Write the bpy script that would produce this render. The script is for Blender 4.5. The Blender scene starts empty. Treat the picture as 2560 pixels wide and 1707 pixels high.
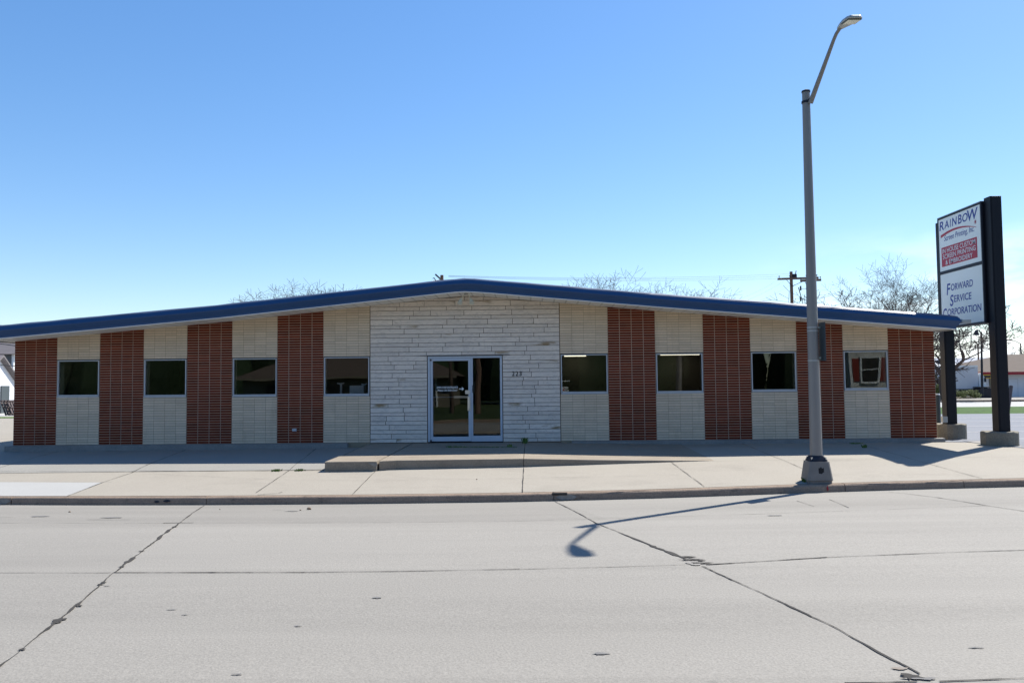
import bpy, bmesh, math, random
from mathutils import Vector
from math import radians, sin, cos, pi, atan2, sqrt
random.seed(7)
S = bpy.context.scene
COL = S.collection

# ------------------------------------------------------------------ camera, sky, sun, exposure
CAMX, CAMY, CAMZ, YAW, PIT, ROL, FOC = 4.18, -21.3, 1.52, .0234, .05, -.010, 2045.0
FW = Vector((-sin(YAW)*cos(PIT), cos(YAW)*cos(PIT), sin(PIT)))
R0 = Vector((cos(YAW), sin(YAW), 0)); U0 = R0.cross(FW)
RT = R0*cos(ROL) + U0*sin(ROL); UP = -R0*sin(ROL) + U0*cos(ROL)
EYE = Vector((CAMX, CAMY, CAMZ))
cd = bpy.data.cameras.new('camera'); cam = bpy.data.objects.new('camera', cd); COL.objects.link(cam)
cd.sensor_width = 36; cd.lens = FOC/2560*36; cd.clip_end = 3000; cd.clip_start = .05
from mathutils import Matrix
m = Matrix((RT, UP, -FW)).transposed().to_4x4(); m.translation = EYE; cam.matrix_world = m
S.camera = cam
SUNX, SUNY = .63, .605                       # horizontal run of the light per metre of height
SEL = math.atan(1/sqrt(SUNX**2+SUNY**2)); SAZ = atan2(SUNX, SUNY)
W = bpy.data.worlds.new('World'); S.world = W; W.use_nodes = True
wn = W.node_tree; wn.nodes.clear()
def wnode(t, **k):
    n = wn.nodes.new(t)
    for a, b in k.items(): setattr(n, a, b)
    return n
sky = wnode('ShaderNodeTexSky', sky_type='NISHITA'); sky.sun_disc = False
sky.sun_elevation = SEL; sky.sun_rotation = SAZ; sky.air_density = 1.0; sky.dust_density = .25; sky.ozone_density = 3.0; sky.altitude = 200
bg = wnode('ShaderNodeBackground'); bg.inputs[1].default_value = .150
hsv = wnode('ShaderNodeHueSaturation'); hsv.inputs['Saturation'].default_value = 1.38; hsv.inputs['Hue'].default_value = .506; hsv.inputs['Value'].default_value = 1.0
out = wnode('ShaderNodeOutputWorld')
tc = wnode('ShaderNodeTexCoord'); sep = wnode('ShaderNodeSeparateXYZ'); mp = wnode('ShaderNodeMapping'); mp.inputs['Scale'].default_value = (5, 5, 16)
nz = wnode('ShaderNodeTexNoise'); nz.inputs['Scale'].default_value = 1.6; nz.inputs['Detail'].default_value = 9; nz.inputs['Roughness'].default_value = .55
ram = wnode('ShaderNodeValToRGB'); ram.color_ramp.elements[0].position = .47; ram.color_ramp.elements[1].position = .62
hz = wnode('ShaderNodeMapRange'); hz.inputs[1].default_value = .03; hz.inputs[2].default_value = .17; hz.inputs[3].default_value = 1; hz.inputs[4].default_value = 0
xr = wnode('ShaderNodeMapRange'); xr.inputs[1].default_value = .25; xr.inputs[2].default_value = .5
mu = wnode('ShaderNodeMath', operation='MULTIPLY'); mu2 = wnode('ShaderNodeMath', operation='MULTIPLY')
mix = wnode('ShaderNodeMixRGB'); mix.inputs[2].default_value = (6.0, 6.3, 6.6, 1)
L = wn.links.new
L(tc.outputs['Generated'], mp.inputs[0]); L(mp.outputs[0], nz.inputs[0]); L(nz.outputs[0], ram.inputs[0])
L(tc.outputs['Generated'], sep.inputs[0]); L(sep.outputs[2], hz.inputs[0]); L(sep.outputs[0], xr.inputs[0])
L(ram.outputs[0], mu.inputs[0]); L(hz.outputs[0], mu.inputs[1]); L(mu.outputs[0], mu2.inputs[0]); L(xr.outputs[0], mu2.inputs[1])
gam = wnode('ShaderNodeGamma'); gam.inputs[1].default_value = .78; L(sky.outputs[0], gam.inputs[0]); L(gam.outputs[0], hsv.inputs['Color']); L(hsv.outputs[0], mix.inputs[1]); L(mu2.outputs[0], mix.inputs[0])
L(mix.outputs[0], bg.inputs[0]); L(bg.outputs[0], out.inputs[0])
sd = bpy.data.lights.new('sun', 'SUN'); sd.energy = 5.0; sd.angle = radians(.53); sd.color = (1, .95, .865)
so = bpy.data.objects.new('sun', sd); COL.objects.link(so); so.location = (20, 20, 30)
so.rotation_euler = Vector((SUNX, SUNY, 1)).to_track_quat('Z', 'Y').to_euler()
S.view_settings.view_transform = 'Standard'; S.view_settings.look = 'None'; S.view_settings.exposure = .78; S.view_settings.gamma = 1
S.render.engine = 'CYCLES'
S.cycles.max_bounces = 8; S.cycles.transparent_max_bounces = 16
S.cycles.use_denoising = True

# ------------------------------------------------------------------ measuring helpers (photo at 2352 x 1568)
SC = 2560/2352
def ray(x, y): return FW + RT*((x*SC-1280)/FOC) - UP*((y*SC-853.5)/FOC)
def aty(x, y, Y):
    d = ray(x, y); return EYE + d*((Y-CAMY)/d.y)
def atf(x, y, f):
    d = ray(x, y); a, b = .5, 80.
    for i in range(400):
        t = .5 + i*.2; P = EYE + d*t
        if P.z < f(P.x, P.y): b = t; a = t-.2; break
    for i in range(24):
        c = (a+b)/2; P = EYE + d*c
        if P.z < f(P.x, P.y): b = c
        else: a = c
    P = EYE + d*b; P.z = f(P.x, P.y); return P
def mir(px, py, Y):                       # where the glass plane y=.05 mirrors the line of sight to
    P = aty(px, py, .05); d = ray(px, py); k = (P.y-Y)/d.y
    return Vector((P.x+d.x*k, Y, P.z+d.z*k))
def lerp(a, b, t): return a+(b-a)*t
def clamp(t, a=0., b=1.): return max(a, min(b, t))
def pl(pts, x):
    if x <= pts[0][0]: a, b = pts[0], pts[1]
    elif x >= pts[-1][0]: a, b = pts[-2], pts[-1]
    else:
        for a, b in zip(pts, pts[1:]):
            if a[0] <= x <= b[0]: break
    return a[1]+(b[1]-a[1])*(x-a[0])/(b[0]-a[0])
def sm(t): t = clamp(t); return t*t*(3-2*t)

# ------------------------------------------------------------------ mesh building
class MB:
    def __init__(s): s.v = []; s.f = []; s.a = []
    def add(s, vs, fs, a=None):
        n = len(s.v); s.v += [tuple(p) for p in vs]; s.f += [tuple(i+n for i in f) for f in fs]
        s.a += [random.random() if a is None else a]*len(vs); return s
    def box(s, x0, x1, y0, y1, z0, z1, a=None):
        return s.add([(x0,y0,z0),(x1,y0,z0),(x1,y1,z0),(x0,y1,z0),(x0,y0,z1),(x1,y0,z1),(x1,y1,z1),(x0,y1,z1)],
            [(0,3,2,1),(4,5,6,7),(0,1,5,4),(1,2,6,5),(2,3,7,6),(3,0,4,7)], a)
    def hexa(s, b, t, a=None):            # four bottom points, four top points
        return s.add(list(b)+list(t), [(0,3,2,1),(4,5,6,7),(0,1,5,4),(1,2,6,5),(2,3,7,6),(3,0,4,7)], a)
    def quad(s, a, b, c, d, v=None): return s.add([a,b,c,d], [(0,1,2,3)], v)
    def tube(s, pts, rs, n=8, cap=True, a=None):
        pts = [Vector(p) for p in pts]
        if not hasattr(rs, '__len__'): rs = [rs]*len(pts)
        vs = []; fs = []; up = None
        for i, p in enumerate(pts):
            d = (pts[min(i+1, len(pts)-1)]-pts[max(i-1, 0)]).normalized()
            if up is None: up = Vector((0, 1, 0)) if abs(d.z) > .9 else Vector((0, 0, 1))
            u = (up - d*up.dot(d)).normalized(); w = d.cross(u); up = u
            for k in range(n):
                t = 2*pi*k/n; vs.append(p+(u*cos(t)+w*sin(t))*rs[i])
        for i in range(len(pts)-1):
            for k in range(n):
                fs.append((i*n+k, i*n+(k+1) % n, (i+1)*n+(k+1) % n, (i+1)*n+k))
        if cap: fs.append(tuple(range(n))[::-1]); fs.append(tuple((len(pts)-1)*n+k for k in range(n)))
        return s.add(vs, fs, a)
    def prism(s, poly, y0, y1, a=None):   # polygon in x,z pushed along y
        n = len(poly); vs = [(x, y0, z) for x, z in poly]+[(x, y1, z) for x, z in poly]
        fs = [tuple(range(n)), tuple(range(n, 2*n))[::-1]]+[(i, n+i, n+(i+1) % n, (i+1) % n) for i in range(n)]
        return s.add(vs, fs, a)
    def build(s, name, mat, parent=None, smooth=False, bevel=0):
        me = bpy.data.meshes.new(name); o = bpy.data.objects.new(name, me); COL.objects.link(o)
        vs = s.v
        if parent is not None:
            W0 = Vector((0, 0, 0)); q = parent
            while q: W0 = W0 + q.location; q = q.parent
            vs = [(a-W0.x, b-W0.y, c-W0.z) for a, b, c in vs]; o.parent = parent
        me.from_pydata(vs, [], s.f)
        at = me.attributes.new('var', 'FLOAT', 'POINT'); at.data.foreach_set('value', s.a)
        bm = bmesh.new(); bm.from_mesh(me); bmesh.ops.recalc_face_normals(bm, faces=bm.faces); bm.to_mesh(me); bm.free()
        if smooth:
            me.shade_smooth()
            try: me.set_sharp_from_angle(angle=radians(40))
            except Exception: pass
        me.materials.append(mat)
        if bevel:
            md = o.modifiers.new('bevel', 'BEVEL'); md.width = bevel; md.segments = 2; md.limit_method = 'ANGLE'
        return o
def tag(o, label=None, cat=None, group=None, kind=None):
    for k, v in (('label', label), ('category', cat), ('group', group), ('kind', kind)):
        if v: o[k] = v
    return o
def thing(name, loc, label, cat, group=None):
    o = bpy.data.objects.new(name, None); COL.objects.link(o); o.location = loc; o.empty_display_size = .2
    return tag(o, label, cat, group)
def struct(mb, name, mat, **k): return tag(mb.build(name, mat, **k), kind='structure')

# ------------------------------------------------------------------ materials
def mat(name, col, rough=.7, col2=None, scale=4., amt=.5, spec=.3, metal=0., bump=0., bscale=40., var=0., speck=None, stretch=None, detail=6):
    mt = bpy.data.materials.new(name); mt.use_nodes = True; nt = mt.node_tree; b = nt.nodes['Principled BSDF']
    b.inputs['Roughness'].default_value = rough; b.inputs['Metallic'].default_value = metal
    b.inputs['Specular IOR Level'].default_value = spec
    N = nt.nodes.new; K = nt.links.new
    geo = N('ShaderNodeNewGeometry'); vec = geo.outputs['Position']
    rgb = N('ShaderNodeRGB'); rgb.outputs[0].default_value = (*col, 1); c = rgb.outputs[0]
    if col2:
        mpn = N('ShaderNodeMapping'); K(vec, mpn.inputs[0])
        if stretch: mpn.inputs['Scale'].default_value = stretch
        n = N('ShaderNodeTexNoise'); n.inputs['Scale'].default_value = scale; n.inputs['Detail'].default_value = detail; n.inputs['Roughness'].default_value = .6
        K(mpn.outputs[0], n.inputs[0])
        mr = N('ShaderNodeMapRange'); mr.inputs[1].default_value = .5-.5*amt*.6; mr.inputs[2].default_value = .5+.5*amt*.6; K(n.outputs[0], mr.inputs[0])
        mx = N('ShaderNodeMixRGB'); mx.inputs[2].default_value = (*col2, 1); K(mr.outputs[0], mx.inputs[0]); K(c, mx.inputs[1]); c = mx.outputs[0]
    if speck:                                            # (scale, strength)
        n = N('ShaderNodeTexNoise'); n.inputs['Scale'].default_value = speck[0]; n.inputs['Detail'].default_value = 3; n.inputs['Roughness'].default_value = .8; K(vec, n.inputs[0])
        mr = N('ShaderNodeMapRange'); mr.inputs[1].default_value = .3; mr.inputs[2].default_value = .7; mr.inputs[3].default_value = 1-speck[1]; mr.inputs[4].default_value = 1+speck[1]; K(n.outputs[0], mr.inputs[0])
        mx = N('ShaderNodeVectorMath'); mx.operation = 'SCALE'; K(c, mx.inputs[0]); K(mr.outputs[0], mx.inputs['Scale']); c = mx.outputs[0]
    if var:
        at = N('ShaderNodeAttribute'); at.attribute_name = 'var'
        mr = N('ShaderNodeMapRange'); mr.inputs[3].default_value = 1-var; mr.inputs[4].default_value = 1+var; K(at.outputs['Fac'], mr.inputs[0])
        mx = N('ShaderNodeVectorMath'); mx.operation = 'SCALE'; K(c, mx.inputs[0]); K(mr.outputs[0], mx.inputs['Scale']); c = mx.outputs[0]
    K(c, b.inputs['Base Color'])
    if bump:
        n = N('ShaderNodeTexNoise'); n.inputs['Scale'].default_value = bscale; n.inputs['Detail'].default_value = 4; K(vec, n.inputs[0])
        bp = N('ShaderNodeBump'); bp.inputs['Strength'].default_value = bump; bp.inputs['Distance'].default_value = .01
        K(n.outputs[0], bp.inputs['Height']); K(bp.outputs[0], b.inputs['Normal'])
    mt['c'] = 1
    return mt
def _g(): pass
def glassmat(name, tint=.8):
    mt = bpy.data.materials.new(name); mt.use_nodes = True; nt = mt.node_tree; nt.nodes.clear(); N = nt.nodes.new; K = nt.links.new
    fr = N('ShaderNodeFresnel'); fr.inputs[0].default_value = 1.52; tr = N('ShaderNodeBsdfTransparent'); tr.inputs[0].default_value = (tint, tint, tint, 1)
    gl = N('ShaderNodeBsdfGlossy'); gl.inputs['Roughness'].default_value = 0; gl.inputs[0].default_value = (.95, 1, .97, 1)
    geo = N('ShaderNodeNewGeometry'); n = N('ShaderNodeTexNoise'); n.inputs['Scale'].default_value = .9; n.inputs['Detail'].default_value = 0; K(geo.outputs['Position'], n.inputs[0])
    bp = N('ShaderNodeBump'); bp.inputs['Strength'].default_value = .25; bp.inputs['Distance'].default_value = .012; K(n.outputs[0], bp.inputs['Height']); K(bp.outputs[0], gl.inputs['Normal'])
    mx = N('ShaderNodeMixShader'); o = N('ShaderNodeOutputMaterial'); K(fr.outputs[0], mx.inputs[0]); K(tr.outputs[0], mx.inputs[1]); K(gl.outputs[0], mx.inputs[2]); K(mx.outputs[0], o.inputs[0])
    return mt
M = {}
def slabtone(mt):
    nt = mt.node_tree; N = nt.nodes.new; K = nt.links.new; b = nt.nodes['Principled BSDF']; src = b.inputs['Base Color'].links[0].from_socket
    g = N('ShaderNodeNewGeometry'); sp = N('ShaderNodeSeparateXYZ'); K(g.outputs['Position'], sp.inputs[0])
    def mth(op, a, b_):
        n = N('ShaderNodeMath'); n.operation = op
        for i, v in enumerate((a, b_)):
            if v is None: continue
            if isinstance(v, (int, float)): n.inputs[i].default_value = v
            else: K(v, n.inputs[i])
        return n.outputs[0]
    ix = mth('FLOOR', mth('DIVIDE', mth('ADD', mth('ADD', sp.outputs[0], mth('MULTIPLY', sp.outputs[1], .25)), 3.25), 5.9), None)
    iy = mth('FLOOR', mth('DIVIDE', mth('ADD', sp.outputs[1], 13.2), 2.9), None)
    c = N('ShaderNodeCombineXYZ'); K(ix, c.inputs[0]); K(iy, c.inputs[1]); w = N('ShaderNodeTexWhiteNoise'); w.noise_dimensions = '2D'; K(c.outputs[0], w.inputs['Vector'])
    mr = N('ShaderNodeMapRange'); mr.inputs[3].default_value = .94; mr.inputs[4].default_value = 1.05; K(w.outputs[0], mr.inputs[0])
    v = N('ShaderNodeVectorMath'); v.operation = 'SCALE'; K(src, v.inputs[0]); K(mr.outputs[0], v.inputs['Scale']); K(v.outputs[0], b.inputs['Base Color'])
M['road'] = mat('road_concrete', (.262,.247,.220), .85, (.216,.203,.180), .45, 1.1, bump=.35, bscale=60, speck=(55, .2), stretch=(.16, 1.5, 1))
slabtone(M['road'])
def wear(mt, scale, stretch, lo, hi, dark):
    nt = mt.node_tree; N = nt.nodes.new; K = nt.links.new; b = nt.nodes['Principled BSDF']; src = b.inputs['Base Color'].links[0].from_socket
    g = N('ShaderNodeNewGeometry'); mp_ = N('ShaderNodeMapping'); mp_.inputs['Scale'].default_value = stretch; mp_.inputs['Location'].default_value = (3.1, 7.7, 0); K(g.outputs['Position'], mp_.inputs[0])
    n = N('ShaderNodeTexNoise'); n.inputs['Scale'].default_value = scale; n.inputs['Detail'].default_value = 8; n.inputs['Roughness'].default_value = .7; K(mp_.outputs[0], n.inputs[0])
    mr = N('ShaderNodeMapRange'); mr.inputs[1].default_value = lo; mr.inputs[2].default_value = hi; mr.inputs[3].default_value = 1; mr.inputs[4].default_value = dark; K(n.outputs[0], mr.inputs[0])
    v = N('ShaderNodeVectorMath'); v.operation = 'SCALE'; K(src, v.inputs[0]); K(mr.outputs[0], v.inputs['Scale']); K(v.outputs[0], b.inputs['Base Color'])
wear(M['road'], 1.0, (.05, .55, 1), .5, .66, .90); wear(M['road'], 5., (1, 1, 1), .66, .74, .72)
M['walk'] = mat('walk_concrete', (0.311,0.284,0.239), .88, (0.282,0.256,0.214), .8, 1., bump=.35, bscale=70, speck=(60, .2))
M['apron'] = mat('apron_concrete', (0.270,0.259,0.234), .88, (0.237,0.228,0.207), .7, 1., bump=.3, bscale=70, speck=(50, .2))
M['fresh'] = mat('fresh_concrete', (0.357,0.353,0.336), .85, (0.332,0.328,0.315), 1.2, .9, bump=.2, speck=(60, .12))
M['kerb'] = mat('kerb_concrete', (.30,.225,.165), .85, (.21,.155,.115), 3., 1.2, bump=.5, bscale=35, speck=(40, .25))
M['step'] = mat('step_concrete', (0.290,0.249,0.195), .85, (0.207,0.170,0.129), 2.6, 1.1, bump=.5, bscale=30, speck=(40, .2))
M['chip'] = mat('broken_concrete', (.33,.315,.29), .9, (.16,.15,.135), 14., 1.2, bump=1., bscale=40)
M['crack'] = mat('joint_dirt', (.028,.026,.024), .95, (.06,.055,.05), 6., 1.)
M['crackfaint'] = mat('joint_line', (.14,.13,.115), .95, (.235,.225,.205), 1.5, 1.5)
wear(M['walk'], .9, (.6, 1, 1), .54, .7, .86); wear(M['walk'], 6., (1, 1, 1), .66, .74, .75); wear(M['apron'], 5., (1, 1, 1), .62, .74, .78); wear(M['kerb'], 3., (1, 1, 2), .55, .7, .6)
M['asphalt'] = mat('aged_asphalt', (0.195,0.206,0.232), .9, (0.162,0.172,0.195), .35, 1.2, bump=.4, bscale=60, speck=(30, .15), stretch=(.25, 1.4, 1))
M['white_line'] = mat('parking_paint', (0.515,0.515,0.515), .8, (0.373,0.382,0.398), 5., 1.4)
M['verge'] = mat('verge_grass', (.022,.062,.004), .95, (.042,.10,.008), 2.5, 1.3, bump=1., bscale=9, speck=(7, .5))
M['lawn'] = mat('far_lawn', (.026,.045,.010), .95, (.04,.06,.016), 1.2, 1.)
M['soil'] = mat('ground_soil', (.10,.12,.055), .95, (.16,.14,.09), .2, 1.)
M['grass'] = mat('lawn_grass', (.050,.115,.014), .9, (.085,.15,.022), 1.4, 1., bump=1., bscale=12, speck=(14, .3))
M['redbrick'] = mat('red_glazed_brick', (.165,.030,.012), .6, (.125,.024,.010), 3., 1., spec=.12, var=.22, bump=.2, bscale=60)
M['mortar'] = mat('red_wall_mortar', (.58,.42,.32), .9, (.46,.34,.26), 6., 1.)
M['creambrick'] = mat('cream_brick', (.74,.60,.455), .7, (.58,.47,.345), 1.1, 1.2, spec=.2, var=.07, bump=.15, bscale=50, speck=(25, .06))
wear(M['creambrick'], 1.6, (2.2, 1, .5), .56, .74, .80)
M['creammortar'] = mat('cream_wall_mortar', (.30,.24,.165), .9)
M['stonemortar'] = mat('stone_wall_mortar', (.20,.15,.11), .9)
M['backing'] = mat('wall_backing', (.35,.34,.31), .9)
M['plaster'] = mat('cream_plaster', (.78,.72,.56), .8)
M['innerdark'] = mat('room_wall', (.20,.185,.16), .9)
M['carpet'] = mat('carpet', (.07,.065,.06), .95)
M['ceil'] = mat('ceiling_tile', (.5,.49,.46), .9)
M['frame'] = mat('white_aluminium', (.50,.52,.55), .4, (.44,.46,.49), 6., 1., metal=0., spec=.5)
M['doorframe'] = mat('anodised_door_frame', (.50,.55,.62), .38, (.44,.49,.56), 3., 1., spec=.5)
M['chrome'] = mat('brushed_steel', (.62,.62,.60), .3, metal=.9)
M['gasket'] = mat('dark_gasket', (.03,.03,.035), .7)
M['fascia'] = mat('blue_painted_metal', (.009,.052,.150), .42, (.011,.060,.170), .8, 1., spec=.5, bump=.05, bscale=3)
M['trim'] = mat('white_trim', (.85,.83,.80), .5)
M['roof'] = mat('roof_membrane', (.30,.31,.33), .8, (.2,.2,.22), .8, 1.)
M['lip'] = mat('roof_edge_metal', (.10,.13,.20), .5, (.06,.08,.13), 2., 1.3, metal=.1)
M['plinth'] = mat('plinth_concrete', (0.282,0.274,0.257), .85, (0.183,0.178,0.174), 2.2, 1.2, bump=.3, speck=(30, .15))
M['black'] = mat('black_numeral', (.01,.01,.012), .4)
M['pole'] = mat('galvanised_pole', (.25,.235,.225), .5, (.21,.20,.195), 2., 1., metal=.25, spec=.4, stretch=(1, 1, .3))
M['polebase'] = mat('pole_base_metal', (.23,.215,.20), .6, (.15,.14,.13), 5., 1.2, metal=.1, bump=.3, bscale=20)
M['dark'] = mat('dark_metal', (.014,.017,.028), .55, metal=.0)
M['lamphead'] = mat('lamp_housing', (.36,.37,.36), .45, metal=.2)
M['lens'] = mat('lamp_lens', (.6,.6,.5), .2, spec=.6)
M['signpole'] = mat('black_sign_post', (.006,.007,.012), .5, (.008,.009,.014), 2., 1., spec=.22)
M['signface'] = mat('white_sign_panel', (.82,.84,.80), .4, (.76,.78,.72), 1.6, 1., spec=.3)
M['signblue'] = mat('sign_blue', (.035,.06,.27), .5)
M['signred'] = mat('sign_red', (.42,.035,.065), .5)
M['signwhite'] = mat('sign_white', (.72,.74,.74), .5)
M['footing'] = mat('footing_concrete', (0.249,0.224,0.178), .9, (0.141,0.129,0.104), 3., 1.3, bump=.8, bscale=18, speck=(30, .25))
M['wood'] = mat('pole_wood', (.20,.12,.085), .85, (.13,.08,.06), 3., 1., stretch=(4, 4, .4))
M['wire'] = mat('wire', (.04,.045,.055), .6)
M['bark'] = mat('bark', (.10,.072,.055), .9, (.07,.05,.04), 4., 1.)
M['twig'] = mat('twig', (.09,.065,.058), .9)
M['bud'] = mat('spring_bud', (.17,.16,.05), .8, var=.3)
M['leafdark'] = mat('evergreen_leaf', (.018,.035,.014), .8, var=.4)
M['bush'] = mat('bush_leaf', (.11,.135,.035), .8, var=.4)
M['weed'] = mat('weed_leaf', (.09,.15,.03), .8, var=.4)
M['whitewall'] = mat('white_siding', (.66,.68,.72), .7, (.58,.60,.65), 1., 1.)
M['brownroof'] = mat('brown_shingle', (.115,.088,.07), .9, (.085,.066,.055), 2., 1., speck=(8, .15))
M['greyroof'] = mat('grey_shingle', (.16,.145,.15), .9, (.12,.11,.115), 2., 1., speck=(8, .15))
M['greywall'] = mat('grey_siding', (.115,.125,.135), .8)
M['redtrim'] = mat('red_trim', (.28,.02,.03), .5)
M['yellow'] = mat('yellow_panel', (.42,.26,.03), .6)
M['trailer'] = mat('trailer_side', (.56,.57,.60), .5, (.46,.47,.50), .8, 1.)
M['tyre'] = mat('tyre', (.015,.015,.017), .8)
M['blueroof'] = mat('pale_metal_roof', (.15,.18,.25), .6)
M['tanwall'] = mat('tan_siding', (.18,.16,.12), .8)
M['shutter'] = mat('red_shutter', (.22,.025,.02), .6)
M['windowdark'] = mat('dark_window', (.015,.017,.02), .1, spec=.6)
M['bollard'] = mat('blue_grey_bollard', (.045,.06,.07), .5)
M['rust'] = mat('rusty_steel', (.13,.10,.10), .8, (.07,.06,.06), 5., 1.)
M['glass'] = glassmat('window_glass', .8)
M['rustst'] = mat('rust_stain', (.19,.145,.105), .9, (.245,.23,.21), 9., 1.6)
M['stain'] = mat('oil_stain', (.115,.11,.11), .9, (.20,.195,.185), 9., 1.6)
def marble():
    mt = mat('marble_ashlar', (.76,.67,.585), .55, (.66,.59,.52), 2.2, 1., spec=.3, var=.07, bump=.25, bscale=25)
    nt = mt.node_tree; N = nt.nodes.new; K = nt.links.new; b = nt.nodes['Principled BSDF']; src = b.inputs['Base Color'].links[0].from_socket
    geo = N('ShaderNodeNewGeometry'); at = N('ShaderNodeAttribute'); at.attribute_name = 'var'
    cmb = N('ShaderNodeCombineXYZ'); sc = N('ShaderNodeMath'); sc.operation = 'MULTIPLY'; sc.inputs[1].default_value = 37; K(at.outputs['Fac'], sc.inputs[0]); K(sc.outputs[0], cmb.inputs[0]); K(sc.outputs[0], cmb.inputs[2])
    ad = N('ShaderNodeVectorMath'); ad.operation = 'ADD'; K(geo.outputs['Position'], ad.inputs[0]); K(cmb.outputs[0], ad.inputs[1])
    mp_ = N('ShaderNodeMapping'); mp_.inputs['Rotation'].default_value = (0, .6, 0); mp_.inputs['Scale'].default_value = (1, 1, 3.2); K(ad.outputs[0], mp_.inputs[0])
    n = N('ShaderNodeTexNoise'); n.inputs['Scale'].default_value = 2.6; n.inputs['Detail'].default_value = 5; n.inputs['Distortion'].default_value = 1.2; K(mp_.outputs[0], n.inputs[0])
    cr = N('ShaderNodeValToRGB'); e = cr.color_ramp.elements; e[0].position = .44; e[0].color = (1, 1, 1, 1); e[1].position = .56; e[1].color = (1, 1, 1, 1)
    k = e.new(.5); k.color = (.84, .84, .86, 1); K(n.outputs[0], cr.inputs[0])
    mx = N('ShaderNodeMixRGB'); mx.blend_type = 'MULTIPLY'; mx.inputs[0].default_value = 1; K(src, mx.inputs[1]); K(cr.outputs[0], mx.inputs[2])
    # a few stones carry brown streaks
    n2 = N('ShaderNodeTexNoise'); n2.inputs['Scale'].default_value = .9; n2.inputs['Detail'].default_value = 6; K(mp_.outputs[0], n2.inputs[0])
    m2 = N('ShaderNodeMapRange'); m2.inputs[1].default_value = .63; m2.inputs[2].default_value = .70; K(n2.outputs[0], m2.inputs[0])
    m3 = N('ShaderNodeMixRGB'); m3.inputs[2].default_value = (.30, .22, .13, 1); K(m2.outputs[0], m3.inputs[0]); K(mx.outputs[0], m3.inputs[1])
    K(m3.outputs[0], b.inputs['Base Color']); return mt
M['marble'] = marble()
def stripes(name, c1, c2, pitch, axis='Z', rough=.7):          # clapboards / corrugation as a fine ruled pattern
    mt = mat(name, c1, rough); nt = mt.node_tree; N = nt.nodes.new; K = nt.links.new; b = nt.nodes['Principled BSDF']
    geo = N('ShaderNodeNewGeometry'); sp = N('ShaderNodeSeparateXYZ'); K(geo.outputs['Position'], sp.inputs[0])
    d = N('ShaderNodeMath'); d.operation = 'DIVIDE'; d.inputs[1].default_value = pitch; K(sp.outputs[axis], d.inputs[0])
    f = N('ShaderNodeMath'); f.operation = 'FRACT'; K(d.outputs[0], f.inputs[0])
    g = N('ShaderNodeMath'); g.operation = 'GREATER_THAN'; g.inputs[1].default_value = .86; K(f.outputs[0], g.inputs[0])
    mx = N('ShaderNodeMixRGB'); mx.inputs[1].default_value = (*c1, 1); mx.inputs[2].default_value = (*c2, 1); K(g.outputs[0], mx.inputs[0]); K(mx.outputs[0], b.inputs['Base Color'])
    return mt
M['soffit'] = stripes('soffit_boards', (.88,.85,.78), (.68,.66,.60), .30, 'X')
M['clap'] = stripes('clapboard', (.62,.62,.58), (.25,.25,.24), .12)
M['clapgrey'] = stripes('grey_clapboard', (.13,.14,.15), (.09,.10,.11), .14)
em = bpy.data.materials.new('fluorescent_tube'); em.use_nodes = True
em.node_tree.nodes['Principled BSDF'].inputs['Emission Color'].default_value = (1, .93, .7, 1); em.node_tree.nodes['Principled BSDF'].inputs['Emission Strength'].default_value = 1.3
M['tube'] = em

# ------------------------------------------------------------------ ground heights
def G(x, y):
    g0 = -.16+.06*clamp((x+8)/17)
    return g0+(.012*y if y > -3.8 else -.0456+.05*(y+3.8))
KP = []
for p in ((0, 1142), (235, 1142.5), (470, 1142), (823, 1139.5), (1176, 1135), (1500, 1127), (1860, 1114.5), (2100, 1107), (2352, 1101)):
    q = atf(p[0], p[1], G); KP.append((q.x, q.y))
KP = [(KP[0][0]-60, KP[0][1]+1.2), (KP[0][0]-6, KP[0][1]+.12)] + KP + [(KP[-1][0]+6, KP[-1][1]+.45), (KP[-1][0]+60, KP[-1][1]+3.5)]
def YK(x): return pl(KP, x)
def KZ(x): return G(x, YK(x))
def RZ(x, y):                                # road surface
    g = KZ(x)-.125; c = -.285+.012*clamp((x-4)/8, -1, 1); t = YK(x)-y
    if t < 5: return lerp(g, c, sm(.5+.5*clamp(t/5.0)) * 2 - 1) if t > 0 else g
    return c - .05*clamp((t-6)/4)
def grid(xs, ys, f, mb=None):
    mb = mb or MB(); n = len(xs)
    vs = [(x, f2, 0) for f2 in () for x in ()]
    vs = []
    for j, y in enumerate(ys):
        for x in xs:
            yy = y(x) if callable(y) else y
            vs.append((x, yy, f(x, yy)))
    fs = [(j*n+i, j*n+i+1, (j+1)*n+i+1, (j+1)*n+i) for j in range(len(ys)-1) for i in range(n-1)]
    return mb.add(vs, fs, .5)
XS = [-90, -60, -40, -30, -22, -18] + [-16+.5*i for i in range(81)] + [28, 36, 50, 70, 90]
NK = -16.75                                  # the kerb on the camera's side
struct(grid(XS, [(lambda x, t=t: YK(x)+.0+(NK-YK(x))*t) for t in [i/26 for i in range(27)]], RZ), 'road', M['road'])
struct(grid(XS, [(lambda x, t=t: lerp(YK(x)+.16, 0.02, t)) for t in [i/14 for i in range(15)]], G), 'sidewalk', M['walk'])
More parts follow.
